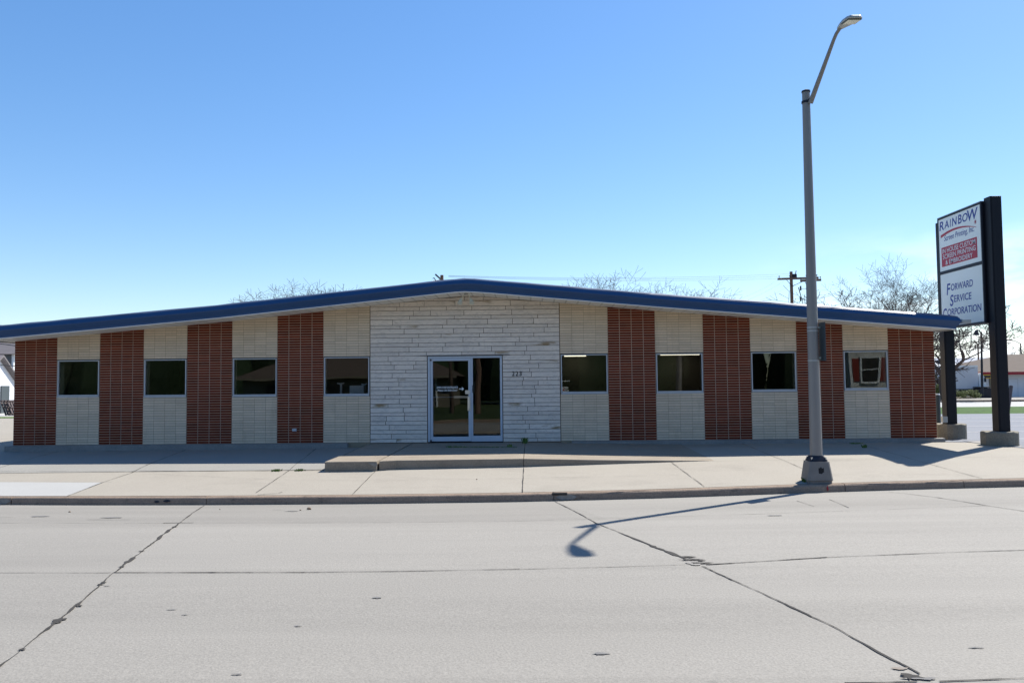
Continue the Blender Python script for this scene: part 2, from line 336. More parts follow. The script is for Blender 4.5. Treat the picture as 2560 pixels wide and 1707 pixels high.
# kerb with a rounded nose, broken at a few spots
def kerb(x0, x1, name='kerb'):
    n = max(2, int((x1-x0)/.25)); mb = MB(); prof = [(.165, .0), (.035, .004), (.008, -.010), (-.012, -.035), (-.022, -.16)]
    vs = []; k = len(prof)
    for i in range(n+1):
        x = lerp(x0, x1, i/n); j = random.uniform(-.003, .003)
        for a, b in prof: vs.append((x, YK(x)+a+j, KZ(x)+b+.003))
    fs = [(i*k+q, i*k+q+1, (i+1)*k+q+1, (i+1)*k+q) for i in range(n) for q in range(k-1)]
    fs += [tuple(range(k)), tuple(n*k+q for q in range(k))]
    mb.add(vs, fs, .5); return struct(mb, name, M['kerb'], smooth=True)
def xk(px): return atf(px, pl([(0,1142),(470,1142),(1176,1135),(1500,1127),(1860,1114),(2352,1101)], px), G).x
kj = [-60, -18, xk(0)+.22, xk(475), xk(1272), xk(1940), xk(2214), 22, 60]
for a, b in zip(kj, kj[1:]): kerb(a+.006, b-.006)
# far-side kerb and lawn, where the camera stands
mb = MB(); mb.box(-90, 90, NK-.15, NK, -.6, -.17, .5); struct(mb, 'kerb', M['kerb'], bevel=.02)
struct(grid([-90+6*i for i in range(31)], [NK-.15, -20, -26, -40, -60, -100, -260], lambda x, y: -.175-.02*sin(x*.7+y)), 'grass', M['lawn'])
# ground sheet to the horizon
def GZ(y): return pl([(-8, -.9), (-1, -.75), (0.5, -.60), (8, -.45), (17, -.42), (30, -.5), (60, -.60), (900, -1.2)], y)
struct(grid([-900, -300, -120, -60, -30, -10, 14, 30, 60, 120, 300, 900], [-900, -300, -40, -8, -1, .5, 8, 17, 30, 60, 120, 300, 900], lambda x, y: GZ(y) if y > -8 else -.95), 'ground', M['soil'])

# light slab patches and joints on the pavement
def drape(pts, f, h): return [(p.x, p.y, f(p.x, p.y)+h) for p in pts]
def patch(px, f, h, name, m_, sub=4):
    a, b, c, d = [atf(x, y, f) for x, y in px]; mb = MB(); vs = []
    for j in range(sub+1):
        for i in range(sub*2+1):
            u = i/(sub*2); v = j/sub; P = a.lerp(b, u).lerp(d.lerp(c, u), v); vs.append((P.x, P.y, f(P.x, P.y)+h))
    n = sub*2+1; mb.add(vs, [(j*n+i, j*n+i+1, (j+1)*n+i+1, (j+1)*n+i) for j in range(sub) for i in range(sub*2)], .5)
    return struct(mb, name, m_)
patch([(-40,1107), (237,1108), (153,1139), (-60,1139)], G, .004, 'sidewalk_patch', M['fresh'])
# grey apron left of the steps and along the wall (different pour)
ap = MB(); xa = [-40, -20] + [-12+.5*i for i in range(28)]
ap = grid([x for x in xa if x < 1.2], [lambda x, t=t: lerp(atf(300, 1083.5, G).y, -.12, t) for t in [i/8 for i in range(9)]], lambda x, y: G(x, y)+.006)
struct(ap, 'sidewalk_apron', M['apron'])
def line(px, f, w, h, jit=.0, name='joint', m_=None, steps=None, wvar=.3, blobs=0):
    P = [atf(x, y, f) for x, y in px]; pts = []
    for a, b in zip(P, P[1:]):
        n = max(1, int((b-a).length/.06)); pts += [a.lerp(b, i/n) for i in range(n)]
    pts.append(P[-1]); mb = MB(); vs = []; n = len(pts); ph = random.random()*10
    bl = [random.random()*n for _ in range(blobs)]
    off = 0
    for i, p in enumerate(pts):
        d = (pts[min(i+1, n-1)]-pts[max(i-1, 0)]); d.z = 0; d.normalize(); s = Vector((-d.y, d.x, 0))
        off = off*.75+random.uniform(-jit, jit)
        ww = w*(1+random.uniform(-wvar, wvar)+.35*sin(i*.35+ph))
        for q in bl:
            if abs(i-q) < 2: ww += w*random.uniform(.5, 1.6)
        c = p+s*off
        for k in (-.5, .5):
            q = c+s*(ww*k*random.uniform(.8, 1.2)); vs.append((q.x, q.y, f(q.x, q.y)+h))
    mb.add(vs, [(2*i, 2*i+1, 2*i+3, 2*i+2) for i in range(n-1)], .5)
    return struct(mb, name, m_ or M['crack'])
GA = lambda x, y: G(x, y)
J = lambda px, w=.012, h=.010, **k: line(px, G, w, h, jit=.002, name='sidewalk_joint', **k)
J([(448,1025), (303,1086)], .014); J([(303,1086), (236,1108), (156,1139)], .010)
J([(0,1083.5), (303,1083)], .012); J([(303,1083), (630,1081), (745,1080)], .022)
J([(700,1052), (664,1081)], .010); J([(737,1021), (700,1052)], .014)
J([(664,1081), (643,1095), (588,1132)], .010)
J([(868,1076), (809,1137)], .010); J([(1203,1074), (1200,1131)], .013)
J([(1487,1017), (1545,1064)], .012); J([(1545,1064), (1618,1118)], .010); J([(1705,1019), (1780,1050), (1852,1080)], .010)
J([(1991,1025), (2088,1053), (2255,1099)], .010)
J([(0,1074), (60,1057), (137,1036)], .010)
J([(1640,1058.5), (1900,1056), (2171,1050), (2352,1049)], .007, m_=M['crackfaint'])
J([(0,1107), (258,1107)], .006, m_=M['crackfaint']); J([(345,1088), (500,1096), (680,1103)], .006, m_=M['crackfaint'])
J([(680,1103), (900,1103.5), (1200,1099), (1560,1091)], .006, m_=M['crackfaint'])
J([(592,1136.5), (640,1133), (648,1130)], .014); J([(0,1140), (475,1140.5)], .014)
J([(1280,1133), (1500,1126), (1612,1121)], .010); J([(1900,1112.5), (2352,1099.5)], .008)

# road joints and damage
R = lambda px, w, **k: line(px, RZ, w, .006, name='road_joint', **k)
R([(470,1160), (398,1212)], .014, jit=.005); R([(398,1212), (330,1263), (262,1315)], .016, jit=.007, blobs=6)
R([(262,1315), (215,1357), (172,1393), (125,1432)], .012, jit=.005, blobs=2); R([(125,1432), (60,1483), (-20,1545)], .010, jit=.005, blobs=2)
R([(1275,1152), (1370,1202), (1430,1226)], .014, jit=.003); R([(1430,1226), (1500,1255), (1575,1283)], .026, jit=.004, blobs=2)
R([(1612,1300), (1730,1354), (1800,1386)], .012, jit=.005); R([(1800,1386), (1900,1433), (2010,1492), (2080,1530), (2110,1548)], .016, jit=.006)
R([(2041,1129), (2149,1142)], .012); R([(2149,1142), (2266,1161), (2352,1174), (2420,1184)], .018)
R([(-20,1201), (580,1200), (900,1199.5)], .010, m_=M['crackfaint']); R([(900,1199.5), (1194,1196), (1370,1191), (1746,1180), (2040,1169.5), (2266,1161)], .009, m_=M['crackfaint'])
R([(375,1201), (445,1200.5)], .02); R([(-20,1315), (256,1315)], .010, m_=M['crackfaint'])
R([(264,1315), (700,1314.5)], .017); R([(700,1314.5), (930,1312), (1194,1307)], .012); R([(1194,1307), (1400,1302), (1590,1296)], .009, m_=M['crackfaint'])
R([(1622,1297), (1900,1280)], .018, jit=.002); R([(1900,1280), (2200,1268), (2400,1262)], .012)
R([(2158,1565.6), (2400,1556)], .012); R([(1940,1569), (2040,1568), (2107,1565.5)], .014)
R([(1830,1150), (1870,1163)], .008); R([(1905,1147), (1950,1166)], .008)
R([(0,1188), (30,1187.5)], .012, m_=M['crackfaint']); R([(200,1193), (298,1193)], .02, m_=M['crackfaint'])
def blob(cx, cy, rx, ry, name, m_, h=.008, f=RZ, n=14, spiky=.45):
    P = atf(cx, cy, f); mb = MB(); vs = [(P.x, P.y, f(P.x, P.y)+h)]
    for i in range(n):
        t = 2*pi*i/n; r = 1+random.uniform(-spiky, spiky); x = P.x+rx*r*cos(t); y = P.y+ry*r*sin(t); vs.append((x, y, f(x, y)+h))
    mb.add(vs, [(0, i+1, (i+1) % n+1) for i in range(n)], .5); return struct(mb, name, m_)
for a in ((138,1424,.045,.05), (131,1430,.04,.03), (183,1392,.026,.024), (232,1343,.03,.02), (238,1338,.03,.02), (402,1210,.03,.04), (50,1492,.025,.02), (280,1302,.03,.02), (325,1266,.03,.025), (1615,1246,.05,.04), (1580,1280,.07,.03), (1604,1288,.06,.03)):
    if a[0] == 1615: continue
    blob(*a, 'road_hole', M['crack'])
blob(1600, 1294, .08, .07, 'broken_edge', M['chip'], .007)
blob(1588, 1286, .12, .03, 'road_hole', M['crack'], .010); blob(1612, 1294, .11, .025, 'road_hole', M['crack'], .010)
blob(2097, 1556, .07, .03, 'broken_edge', M['chip'], .007); blob(2088, 1556, .06, .035, 'road_hole', M['crack'], .010, spiky=.7); blob(2125, 1560, .07, .02, 'road_hole', M['stain'], .009)
blob(2066, 1536, .05, .022, 'rust_stain', M['rustst'], .007, spiky=.3)
for a in ((865,1373,.035,.02), (1381,1502,.05,.022), (88,1186,.16,.06), (255,1189,.13,.05), (670,1174,.09,.045), (640,1171,.10,.012), (1780,1184,.12,.03), (246,1346,.025,.012), (685,1438,.03,.01), (545,1549,.03,.012), (2246,1488,.05,.012), (425,1412,.03,.01), (395,1400,.05,.008)):
    blob(*a, 'road_stain', M['stain'], .0065)
# kerb breaks and tyre marks
def kmark(px, w, name, m_, dz0=-.02, dz1=-.11, lift=.012):
    x = xk(px); mb = MB(); n = 10; vs = []
    for i in range(n+1):
        xx = x-w/2+w*i/n; u = abs(i/n*2-1); a = lerp(dz0, dz1, .5-.5*(1-u**2)*random.uniform(.6, 1)); b = lerp(dz0, dz1, .5+.5*(1-u**2)*random.uniform(.6, 1))
        vs += [(xx, YK(xx)-.014-lift, KZ(xx)+b), (xx, YK(xx)-.006-lift, KZ(xx)+a)]
    mb.add(vs, [(2*i, 2*i+1, 2*i+3, 2*i+2) for i in range(n)], .5); return struct(mb, name, m_)
kmark(1300, .36, 'kerb_chip', M['chip'], .0, -.13); kmark(8, .3, 'kerb_chip', M['chip'], .0, -.12)
kmark(385, .14, 'tyre_mark', M['dark'], -.03, -.08); kmark(362, .10, 'tyre_mark', M['dark'], -.04, -.09)
kmark(1899, .035, 'paint_mark', M['redtrim'], .0, -.12)
mb = MB(); x = xk(1282); mb.box(x-.1, x+.15, YK(x)-.024, YK(x)+.05, KZ(x)-.03, KZ(x)+.009); struct(mb, 'kerb_chip', M['crack'])
for cx, cy, s in ((710,1170,.035), (690,1172,.015), (160,1176,.018), (1095,1101,.014), (505,1170,.012)):
    P = atf(cx, cy, RZ if cy > 1150 else G); mb = MB(); mb.tube([(P.x-s, P.y, P.z+s*.3), (P.x-.3*s, P.y, P.z+s*.6), (P.x+.5*s, P.y, P.z+s*.5), (P.x+s, P.y, P.z+s*.2)], [s*.2, s*.6, s*.55, s*.15], 6)
    o = mb.build('stone', M['kerb'], smooth=True)
    tag(o, {710: 'brown stone lying on the road near the kerb, the largest pebble', 690: 'small pebble just left of the brown stone on the road', 160: 'small pebble on the road by the kerb at the far left', 1095: 'tiny pebble on the pavement below the entrance step', 505: 'tiny pebble on the road by the kerb, right of the long joint'}[cx], 'stone', 'loose stones')

# raised slab before the door: a block, then a long slab that sinks into the pavement to the right
SF = [atf(x, y, lambda a, b: -.045) for x, y in ((748,1059), (865,1060))]
def slabz(x, y): 
    e = atf(1640, 1058, G); a = atf(1203, 1054, lambda a, b: -.06).x
    t = clamp((x-a)/(e.x-a)); return lerp(-.035+.008*y, G(x, y)+.004, t)
exm = atf(1640, 1058, G); axm = atf(1203, 1054, lambda a, b: -.06).x
def slabz(x, y):
    t = clamp((x-axm)/(exm.x-axm)); return lerp(-.028+.001*y, G(x, y)+.006, t)
bA = atf(748, 1059.5, slabz); bB = atf(866, 1060, slabz); yF = (bA.y+bB.y)/2
xb0 = bA.x; xb1 = bB.x
def frontY(x): return pl([(xb0, yF), (xb1, yF), (xb1+.05, yF+.18), (axm, yF+.35), (exm.x, exm.y)], x)
def slab(x0, x1, cut0, name='step'):
    n = max(2, int((x1-x0)/.3)); mb = MB(); vs = []; r = .012
    for i in range(n+1):
        x = lerp(x0, x1, i/n); j = random.uniform(-.004, .004); fy = frontY(x)
        xt = lambda y: x+(y-fy)*(cut0 if i == 0 else 0)
        for y, z in ((-.01, slabz(x, 0)), (fy+.03, slabz(x, fy)), (fy+j+.006, slabz(x, fy)-.004), (fy+j, slabz(x, fy)-.016), (fy+j-.004, G(x, fy)-.05)):
            vs.append((x, y, z))
    k = 5; fs = [(i*k+q, i*k+q+1, (i+1)*k+q+1, (i+1)*k+q) for i in range(n) for q in range(k-1)]
    vs += [(x0, -.01, -.4), (x1, -.01, -.4)]; m0 = len(vs)-2
    fs += [tuple(range(k))+(m0,), tuple(n*k+q for q in range(k))+(m0+1,)]
    mb.add(vs, fs, .5); return struct(mb, name, M['step'])
slab(xb0, xb1-.02, 0); slab(xb1+.02, atf(1203,1050,slabz).x-.006, 0); slab(atf(1203,1050,slabz).x+.006, exm.x, 0)
JS = lambda px, w=.012, **k: line(px, slabz, w, .006, jit=.002, name='step_joint', **k)
JS([(930,1027), (1185,1027.5)], .010); JS([(870,1031.5), (960,1031)], .008) if 0 else None
JS([(770,1030), (868,1030.5)], .009); JS([(844,1019), (790,1045)], .012)
mb = MB(); c = aty(860, 1064, yF-.01); mb.add([(c.x-.14, yF-.008, slabz(c.x, yF)-.03), (c.x+.06, yF-.008, slabz(c.x, yF)-.03), (c.x+.04, yF-.008, slabz(c.x, yF)-.12), (c.x-.03, yF-.008, slabz(c.x, yF)-.09)], [(0,1,2,3)]); struct(mb, 'step_chip', M['chip'])
SHX = clamp

# ------------------------------------------------------------------ the building
SOF = [(-10.4, 2.66), (-9.47, 2.735), (-8.77, 2.79), (-3.64, 3.205), (1.9, 3.745), (2.3, 3.78), (2.53, 3.79), (2.8, 3.78), (3.2, 3.745), (7.2, 3.36), (14.04, 2.77), (14.6, 2.715)]
def sof(x): return pl(SOF, x)
B = thing('office_building', (2.5, 0, 0), 'low office building with red and cream brick stripes, stone entrance and blue roof edge', 'building')
PL = [-9.47, -8.33, -7.19, -6.02, -4.87, -3.67, -2.48, -1.26, -0.04]; PR = [4.93, 6.17, 7.4, 8.63, 9.85, 11.03, 12.22, 13.37, 14.55]
CP = .0667
def brick_field(x0, x1, z0, z1f, cols, mh, mv, y=0., proud=.008):
    mb = MB(); n = 0; w = (x1-x0)/cols
    while True:
        a = z0+n*CP+mh/2; b = z0+(n+1)*CP-mh/2
        if a > max(z1f(x0), z1f(x1)): break
        for c in range(cols):
            xa = x0+c*w+mv/2; xb = x0+(c+1)*w-mv/2; ta = min(b, z1f(xa)); tb = min(b, z1f(xb))
            if ta <= a+.004 and tb <= a+.004: continue
            ta = max(ta, a+.002); tb = max(tb, a+.002); j = random.uniform(-.0012, .0012)
            mb.hexa([(xa, y-proud+j, a), (xb, y-proud+j, a), (xb, y+.02, a), (xa, y+.02, a)], [(xa, y-proud+j, ta), (xb, y-proud+j, tb), (xb, y+.02, tb), (xa, y+.02, ta)])
        n += 1
    return mb
def backing(x0, x1, z0, zf0, zf1, y0=0., y1=.28):
    mb = MB(); mb.hexa([(x0,y0,z0), (x1,y0,z0), (x1,y1,z0), (x0,y1,z0)], [(x0,y0,zf0), (x1,y0,zf1), (x1,y1,zf1), (x0,y1,zf0)], .5); return mb
def red_panel(x0, x1):
    o = backing(x0, x1, -.2, sof(x0), sof(x1)).build('red_brick_panel', M['mortar'], B)
    brick_field(x0, x1, .0, sof, 4, .013, .016).build('bricks', M['redbrick'], o)
def cream(x0, x1, z0, f):
    o = backing(x0, x1, z0 if z0 else -.3, f(x0), f(x1)).build('cream_brick_panel', M['creammortar'], B)
    brick_field(x0, x1, z0, lambda x: f(x)-.001, 4, .011, .006).build('bricks', M['creambrick'], o)
WZ = {}
def window(x0, x1, z0, z1):
    e = .012; w = thing('window', ((x0+x1)/2, 0, z0), None, None); w.parent = B; w.location = Vector(((x0+x1)/2, 0, z0))-B.location
    fr = MB(); t = .027; ya, yb = -.012, .06
    for a in ((x0+e, x1-e, z0, z0+t), (x0+e, x1-e, z1-t, z1), (x0+e, x0+e+t, z0+t, z1-t), (x1-e-t, x1-e, z0+t, z1-t)): fr.box(a[0], a[1], ya, yb, a[2], a[3])
    fr.build('frame', M['frame'], w, bevel=.003)
    MB().box(x0+e+t, x1-e-t, .028, .036, z0+t, z1-t).build('pane', M['glass'], w)
    g = MB(); g.box(x0, x1, -.02, .05, z1+.001, z1+.018); g.build('lintel_strip', M['gasket'], w)
    s = MB(); s.box(x0+.01, x1-.01, -.028, .02, z0-.036, z0-.004); s.build('sill', M['frame'], w)
    j = MB(); j.box(x0+.02, x1-.02, .06, .30, z0-.02, z0+.004); j.build('inner_sill', M['plaster'], w)
    for q in (x0, x1-.012): MB().box(q+.0, q+.012, .061, .30, z0+.004, z1-.001).build('jamb', M['plaster'], w)
    return w
WD = [(-8.31,-7.2,1.281,2.216), (-6.01,-4.89,1.259,2.214), (-3.65,-2.5,1.248,2.217), (-1.25,-.05,1.241,2.225), (4.96,6.17,1.238,2.232), (7.44,8.63,1.231,2.228), (9.88,11.03,1.247,2.236), (12.25,13.37,1.263,2.238)]
for i in range(8):
    (red_panel if i % 2 == 0 else lambda a, b: None)(PL[i], PL[i+1]); (red_panel if i % 2 == 1 else lambda a, b: None)(PR[i], PR[i+1])
crs = []
for k in range(4): crs.append((PL[2*k+1], PL[2*k+2], WD[k])); crs.append((PR[2*k], PR[2*k+1], WD[4+k]))
for x0, x1, wd in crs:
    cream(x0, x1, 0.0, lambda x: wd[2]-.037); cream(x0, x1, wd[3]+.019, sof); window(x0+.004, x1-.004, wd[2], wd[3])
# stone wall in irregular courses around the door
DX0, DX1, DM, DH = 1.475, 3.415, 2.605, 2.235
SX0, SX1 = -.04, 4.93
sw = MB(); sw.hexa([(SX0+.002,.0,-.2),(DX0-.01,.0,-.2),(DX0-.01,.28,-.2),(SX0+.002,.28,-.2)], [(SX0+.002,.0,DH),(DX0-.01,.0,DH),(DX0-.01,.28,DH),(SX0+.002,.28,DH)], .5)
sw.hexa([(DX1+.01,.0,-.2),(SX1-.002,.0,-.2),(SX1-.002,.28,-.2),(DX1+.01,.28,-.2)], [(DX1+.01,.0,DH),(SX1-.002,.0,DH),(SX1-.002,.28,DH),(DX1+.01,.28,DH)], .5)
sw.hexa([(SX0+.002,.001,DH),(2.53,.001,DH),(2.53,.28,DH),(SX0+.002,.28,DH)], [(SX0+.002,.001,sof(SX0)),(2.53,.001,sof(2.53)),(2.53,.28,sof(2.53)),(SX0+.002,.28,sof(SX0))], .5)
sw.hexa([(2.53,.001,DH),(SX1-.002,.001,DH),(SX1-.002,.28,DH),(2.53,.28,DH)], [(2.53,.001,sof(2.53)),(SX1-.002,.001,sof(SX1)),(SX1-.002,.28,sof(SX1)),(2.53,.28,sof(2.53))], .5)
swo = sw.build('stone_wall', M['stonemortar'], B)
st = MB(); rnd = random.Random(5); z = -.012; tall = False; rows = []
while z < 2.20:
    h = (.132 if tall else .092)*rnd.uniform(.95, 1.05); rows.append((z, h)); z += h; tall = not tall
sc_ = 2.235/z; rows = [(a*sc_, h*sc_) for a, h in rows]
z = 2.235
while z < 3.8:
    h = (.142 if tall else .098)*rnd.uniform(.95, 1.05); rows.append((z, h)); z += h; tall = not tall
prev = []
for z, h in rows:
    segs = [(SX0+.012, DX0-.016), (DX1+.016, SX1-.012)] if z+h < 2.24 else [(SX0+.012, SX1-.012)]
    for sa, sb in segs:
        cuts = [sa]; full = sb-sa > 2
        while True:
            l = rnd.uniform(.45, 1.35) if full else rnd.uniform(.38, .95)
            q = cuts[-1]+l
            if any(abs(q-p) < .07 for p in prev): q += .12
            if q > sb-.28: break
            cuts.append(q)
        cuts.append(sb); 
        for a, b in zip(cuts, cuts[1:]):
            xa, xb = a+.006, b-.006; za, zb = z+.006, z+h-.006; lim = lambda x: sof(x)-.004
            if za > max(lim(xa), lim(xb)): continue
            ta, tb = max(min(zb, lim(xa)), za+.002), max(min(zb, lim(xb)), za+.002); y = -.022+rnd.uniform(-.008, .006)
            if xa < 2.53 < xb and zb > lim(xa):
                tm = min(zb, lim(2.53)); v = rnd.random()
                st.hexa([(xa,y,za),(2.53,y,za),(2.53,.02,za),(xa,.02,za)], [(xa,y,ta),(2.53,y,tm),(2.53,.02,tm),(xa,.02,ta)], v); st.hexa([(2.53,y,za),(xb,y,za),(xb,.02,za),(2.53,.02,za)], [(2.53,y,tm),(xb,y,tb),(xb,.02,tb),(2.53,.02,tm)], v); continue
            st.hexa([(xa,y,za),(xb,y,za),(xb,.02,za),(xa,.02,za)], [(xa,y,ta),(xb,y,tb),(xb,.02,tb),(xa,.02,ta)], rnd.random())
        prev = cuts
st.build('stones', M['marble'], swo, bevel=.003)
MB().box(1.28, 3.62, -.05, .0, 2.236, 2.246).build('lintel_strip', M['rust'], swo)

# plinth, roof, soffit, fascia, trim
def plinth(x0, x1, y): 
    mb = MB(); n = 12
    for i in range(n):
        a, b = lerp(x0, x1, i/n), lerp(x0, x1, (i+1)/n)
        mb.hexa([(a,-y,-.35),(b,-y,-.35),(b,-.0005,-.35),(a,-.0005,-.35)], [(a,-y+.01,-.012),(b,-y+.01,-.012),(b,-.0005,-.002),(a,-.0005,-.002)], .5)
    return mb.build('plinth', M['plinth'], B)
plinth(-9.6, -.6, .16); plinth(5.2, 14.68, .16)
OV = -1.10; EX0, EX1 = -9.72, 14.57
# fascia swept round the roof edge
path = [(EX0, 19.), (EX0, OV)] + [(x, OV) for x, _ in SOF[1:-1]] + [(EX1, OV), (EX1, 19.)]
prof = [(0, .0), (.004, .050), (.012, .056), (.080, .160), (.092, .182), (.050, .272), (.03, .282)]
def sweep(prof, mtl, name, jit=0, parent=B):
    vs = []; n = len(path); k = len(prof)
    for i, (x, y) in enumerate(path):
        a = Vector(path[max(i-1, 0)]); b = Vector(path[min(i+1, n-1)]); p = Vector((x, y))
        d1 = (p-a).normalized() if i > 0 else (b-p).normalized(); d2 = (b-p).normalized() if i < n-1 else d1
        n1 = Vector((d1.y, -d1.x)); n2 = Vector((d2.y, -d2.x))
        n1 = -n1 if (n1.dot(Vector((2, 9))-p) > 0) else n1; n2 = -n2 if (n2.dot(Vector((2, 9))-p) > 0) else n2
        nn = (n1+n2); nn = nn/nn.length*(1/max(.5, nn.normalized().dot(n1)))
        for o, u in prof:
            q = p+nn*o; vs.append((q.x, q.y, sof(clamp(p.x, EX0, 14.6))+u+(random.uniform(-jit, jit) if u > .285 else 0)))
    mb = MB(); mb.add(vs, [(i*k+q, i*k+q+1, (i+1)*k+q+1, (i+1)*k+q) for i in range(n-1) for q in range(k-1)], .5)
    return mb.build(name, mtl, parent)
# denser points along the front so the edge can be a little wavy
fr_x = sorted(set([x for x, _ in SOF[2:-1]]+[EX0+.3+.5*i for i in range(49) if EX0+.4+.5*i < EX1-.2]))
path = [(EX0, 19.), (EX0, OV)] + [(x, OV) for x in fr_x] + [(EX1, OV), (EX1, 19.)]
fas = sweep(prof, M['fascia'], 'fascia')
sweep([(.035, .276), (.030, .296), (-.03, .326), (-.06, .332)], M['lip'], 'edge_strip', .006, fas)
sweep([(-.05, -.018), (.012, -.018), (.012, -.003), (-.05, -.003)], M['trim'], 'trim', 0, fas)
mb = MB()
for xj in (-5.2, .6, 1.95, 3.25, 8.8, 13.35): mb.box(xj, xj+.012, OV-.088, OV-.0, sof(xj)+.02, sof(xj)+.19) if 0 else None
for x0, x1 in ((1.75, 3.2),):                       # cover plate over the ridge joint
    vs = []; xs = [1.75, 1.9, 2.3, 2.53, 2.8, 3.2]
    for x in xs:
        for o, u in prof: vs.append((x, OV-o-.004, sof(x)+u+.003))
    k = len(prof); mb.add(vs, [(i*k+q, i*k+q+1, (i+1)*k+q+1, (i+1)*k+q) for i in range(len(xs)-1) for q in range(k-1)], .5)
mb.build('ridge_cover', M['fascia'], fas)
for xj in (-7.3, -4.2, -1.1, 5.6, 8.7, 11.8):            # lapped seams between the metal lengths
    mb = MB(); vs = []
    for x in (xj, xj+.035):
        for o, u in prof: vs.append((x, OV-o-.004, sof(x)+u+.002))
    k = len(prof); mb.add(vs, [(q, q+1, k+q+1, k+q) for q in range(k-1)], .5); mb.build('seam_cover', M['fascia'], fas)
rf = MB(); sf = MB(); xs = [EX0+.002] + [x for x in fr_x] + [EX1-.002]
for a, b in zip(xs, xs[1:]):
    rf.quad((a, OV+.05, sof(a)+.322), (b, OV+.05, sof(b)+.322), (b, 19, sof(b)+.322), (a, 19, sof(a)+.322), .5)
    sf.quad((a, OV+.002, sof(a)), (b, OV+.002, sof(b)), (b, .5, sof(b)), (a, .5, sof(a)), .5)
rf.build('roof', M['roof'], B)
sf.build('soffit', M['soffit'], B)
mb = MB(); mb.box(14.27, 14.55, .28, 18.6, -.4, 2.72); mb.box(-9.47, -9.19, .28, 18.6, -.4, 2.72); mb.box(-9.47, 14.55, 18.6, 18.9, -.4, 2.72)
mb.add([(-9.47, 18.75, 2.72), (14.55, 18.75, 2.72), (2.53, 18.75, 3.78)], [(0,1,2)], .5)
mb.build('side_wall', M['creambrick'], B)
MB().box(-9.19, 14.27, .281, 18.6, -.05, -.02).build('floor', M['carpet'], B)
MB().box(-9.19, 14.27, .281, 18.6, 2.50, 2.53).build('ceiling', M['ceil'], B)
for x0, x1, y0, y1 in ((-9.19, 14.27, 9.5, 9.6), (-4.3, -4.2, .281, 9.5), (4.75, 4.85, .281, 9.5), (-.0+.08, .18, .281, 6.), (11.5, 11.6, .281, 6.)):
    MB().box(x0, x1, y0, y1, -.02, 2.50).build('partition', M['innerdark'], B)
for x0, x1, y0, y1 in ((8.9, 10.3, 8.6, 8.75), (12.2, 13.0, 8.6, 8.75), (13.3, 13.9, 8.8, 8.95), (5.4, 6.2, 8.9, 9.05)):
    MB().box(x0, x1, y0, y1, 2.455, 2.495).build('ceiling_light', M['tube'], B)

def inside(px0, px1, py0, py1, y, name, lab, cat, fork=False):
    a = aty(px0, py1, y); b = aty(px1, py0, y)
    if not fork: MB_ = MB().box(a.x, b.x, y, y+.3, 1.15, b.z)
    else:
        MB_ = MB(); c = (a.x+b.x)/2; w = b.x-a.x
        MB_.prism([(c-.02, 1.15), (c+.03, 1.15), (c+.03, b.z-.05), (b.x, b.z-.02), (b.x-.02, b.z), (c, b.z-.02), (a.x, b.z), (a.x, b.z-.04), (c-.02, b.z-.06)], y, y+.05)
    return tag(MB_.build(name, M['trim'], bevel=.004), lab, cat)
inside(803, 836, 885, 903, .7, 'storage_box', 'pale box standing inside the window just left of the stone wall', 'box')
inside(774, 791, 878, 903, .6, 'display_stand', 'pale forked stand left of the box inside the window', 'stand', True)
inside(830, 843, 880, 903, .9, 'display_stand', 'pale forked stand right of the box inside the window', 'stand', True)
# door: frame, leaf, side light
D = thing('entrance_door', (DX0, 0, 0), None, None); D.parent = B; D.location = Vector((DX0, 0, 0))-B.location
f = MB(); T = .055; y0, y1 = -.005, .09
f.box(DX0, DX0+.06, y0, y1, 0, DH-.012); f.box(DX1-.055, DX1, y0, y1, 0, DH-.012); f.box(DM, DM+.045, y0, y1, 0, DH-.067); f.box(DX0+.06, DX1-.055, y0, y1, DH-.067, DH-.012)
f.build('frame', M['doorframe'], D, bevel=.003)
lf = MB(); a, b = DX0+.066, DM-.005; t = .065; y0, y1 = .005, .055
lf.box(a, a+t, y0, y1, .01, DH-.072); lf.box(b-.068, b, y0, y1, .01, DH-.072); lf.box(a+t, b-.068, y0, y1, DH-.072-t, DH-.072); lf.box(a+t, b-.068, y0, y1, .01, .13)
leaf = lf.build('door_leaf', M['doorframe'], D, bevel=.003)
MB().box(a+t, b-.068, .026, .034, .13, DH-.072-t).build('pane', M['glass'], leaf)
h = MB(); h.tube([(a+t, .07, 1.155), (b-.08, .07, 1.155)], .014, 8); h.box(b-.45, b-.08, .045, .075, 1.125, 1.185); h.build('push_bar', M['chrome'], leaf)
h = MB(); h.tube([(b-.05, .0, .82), (b-.05, -.05, .84), (b-.05, -.05, 1.13), (b-.05, .0, 1.15)], .013, 8); h.box(b-.09, b-.02, -.004, .006, .80, 1.17); h.build('handle', M['chrome'], leaf)
h = MB(); h.box(b-.15, b-.04, -.012, .006, 1.23, 1.33); h.tube([(b-.03, -.02, 1.285), (b-.03, .005, 1.285)], .018, 10); h.build('lock', M['chrome'], leaf)
h = MB(); h.box(DX0+.055, DX0+.10, -.02, .0, 2.10, 2.145); h.build('hinge', M['rust'], D)
h = MB(); h.box(DX0+.055, DX0+.10, -.02, .0, .005, .055); h.build('hinge', M['rust'], D)
h = MB(); h.box(DM+.03, DM+.045, -.009, -.004, 1.30, 1.42); [h.tube([(DM+.037, -.012, q), (DM+.037, -.003, q)], .014, 8) for q in (1.28, 1.44, 1.33)]; h.build('strike_plate', M['gasket'], D)
sl = MB(); a2, b2 = DM+.045, DX1-.055; sl.box(a2, b2, .005, .055, 0, .15);  s2 = sl.build('side_light', M['doorframe'], D)
MB().box(a2, b2, .026, .034, .15, DH-.08).build('pane', M['glass'], s2)

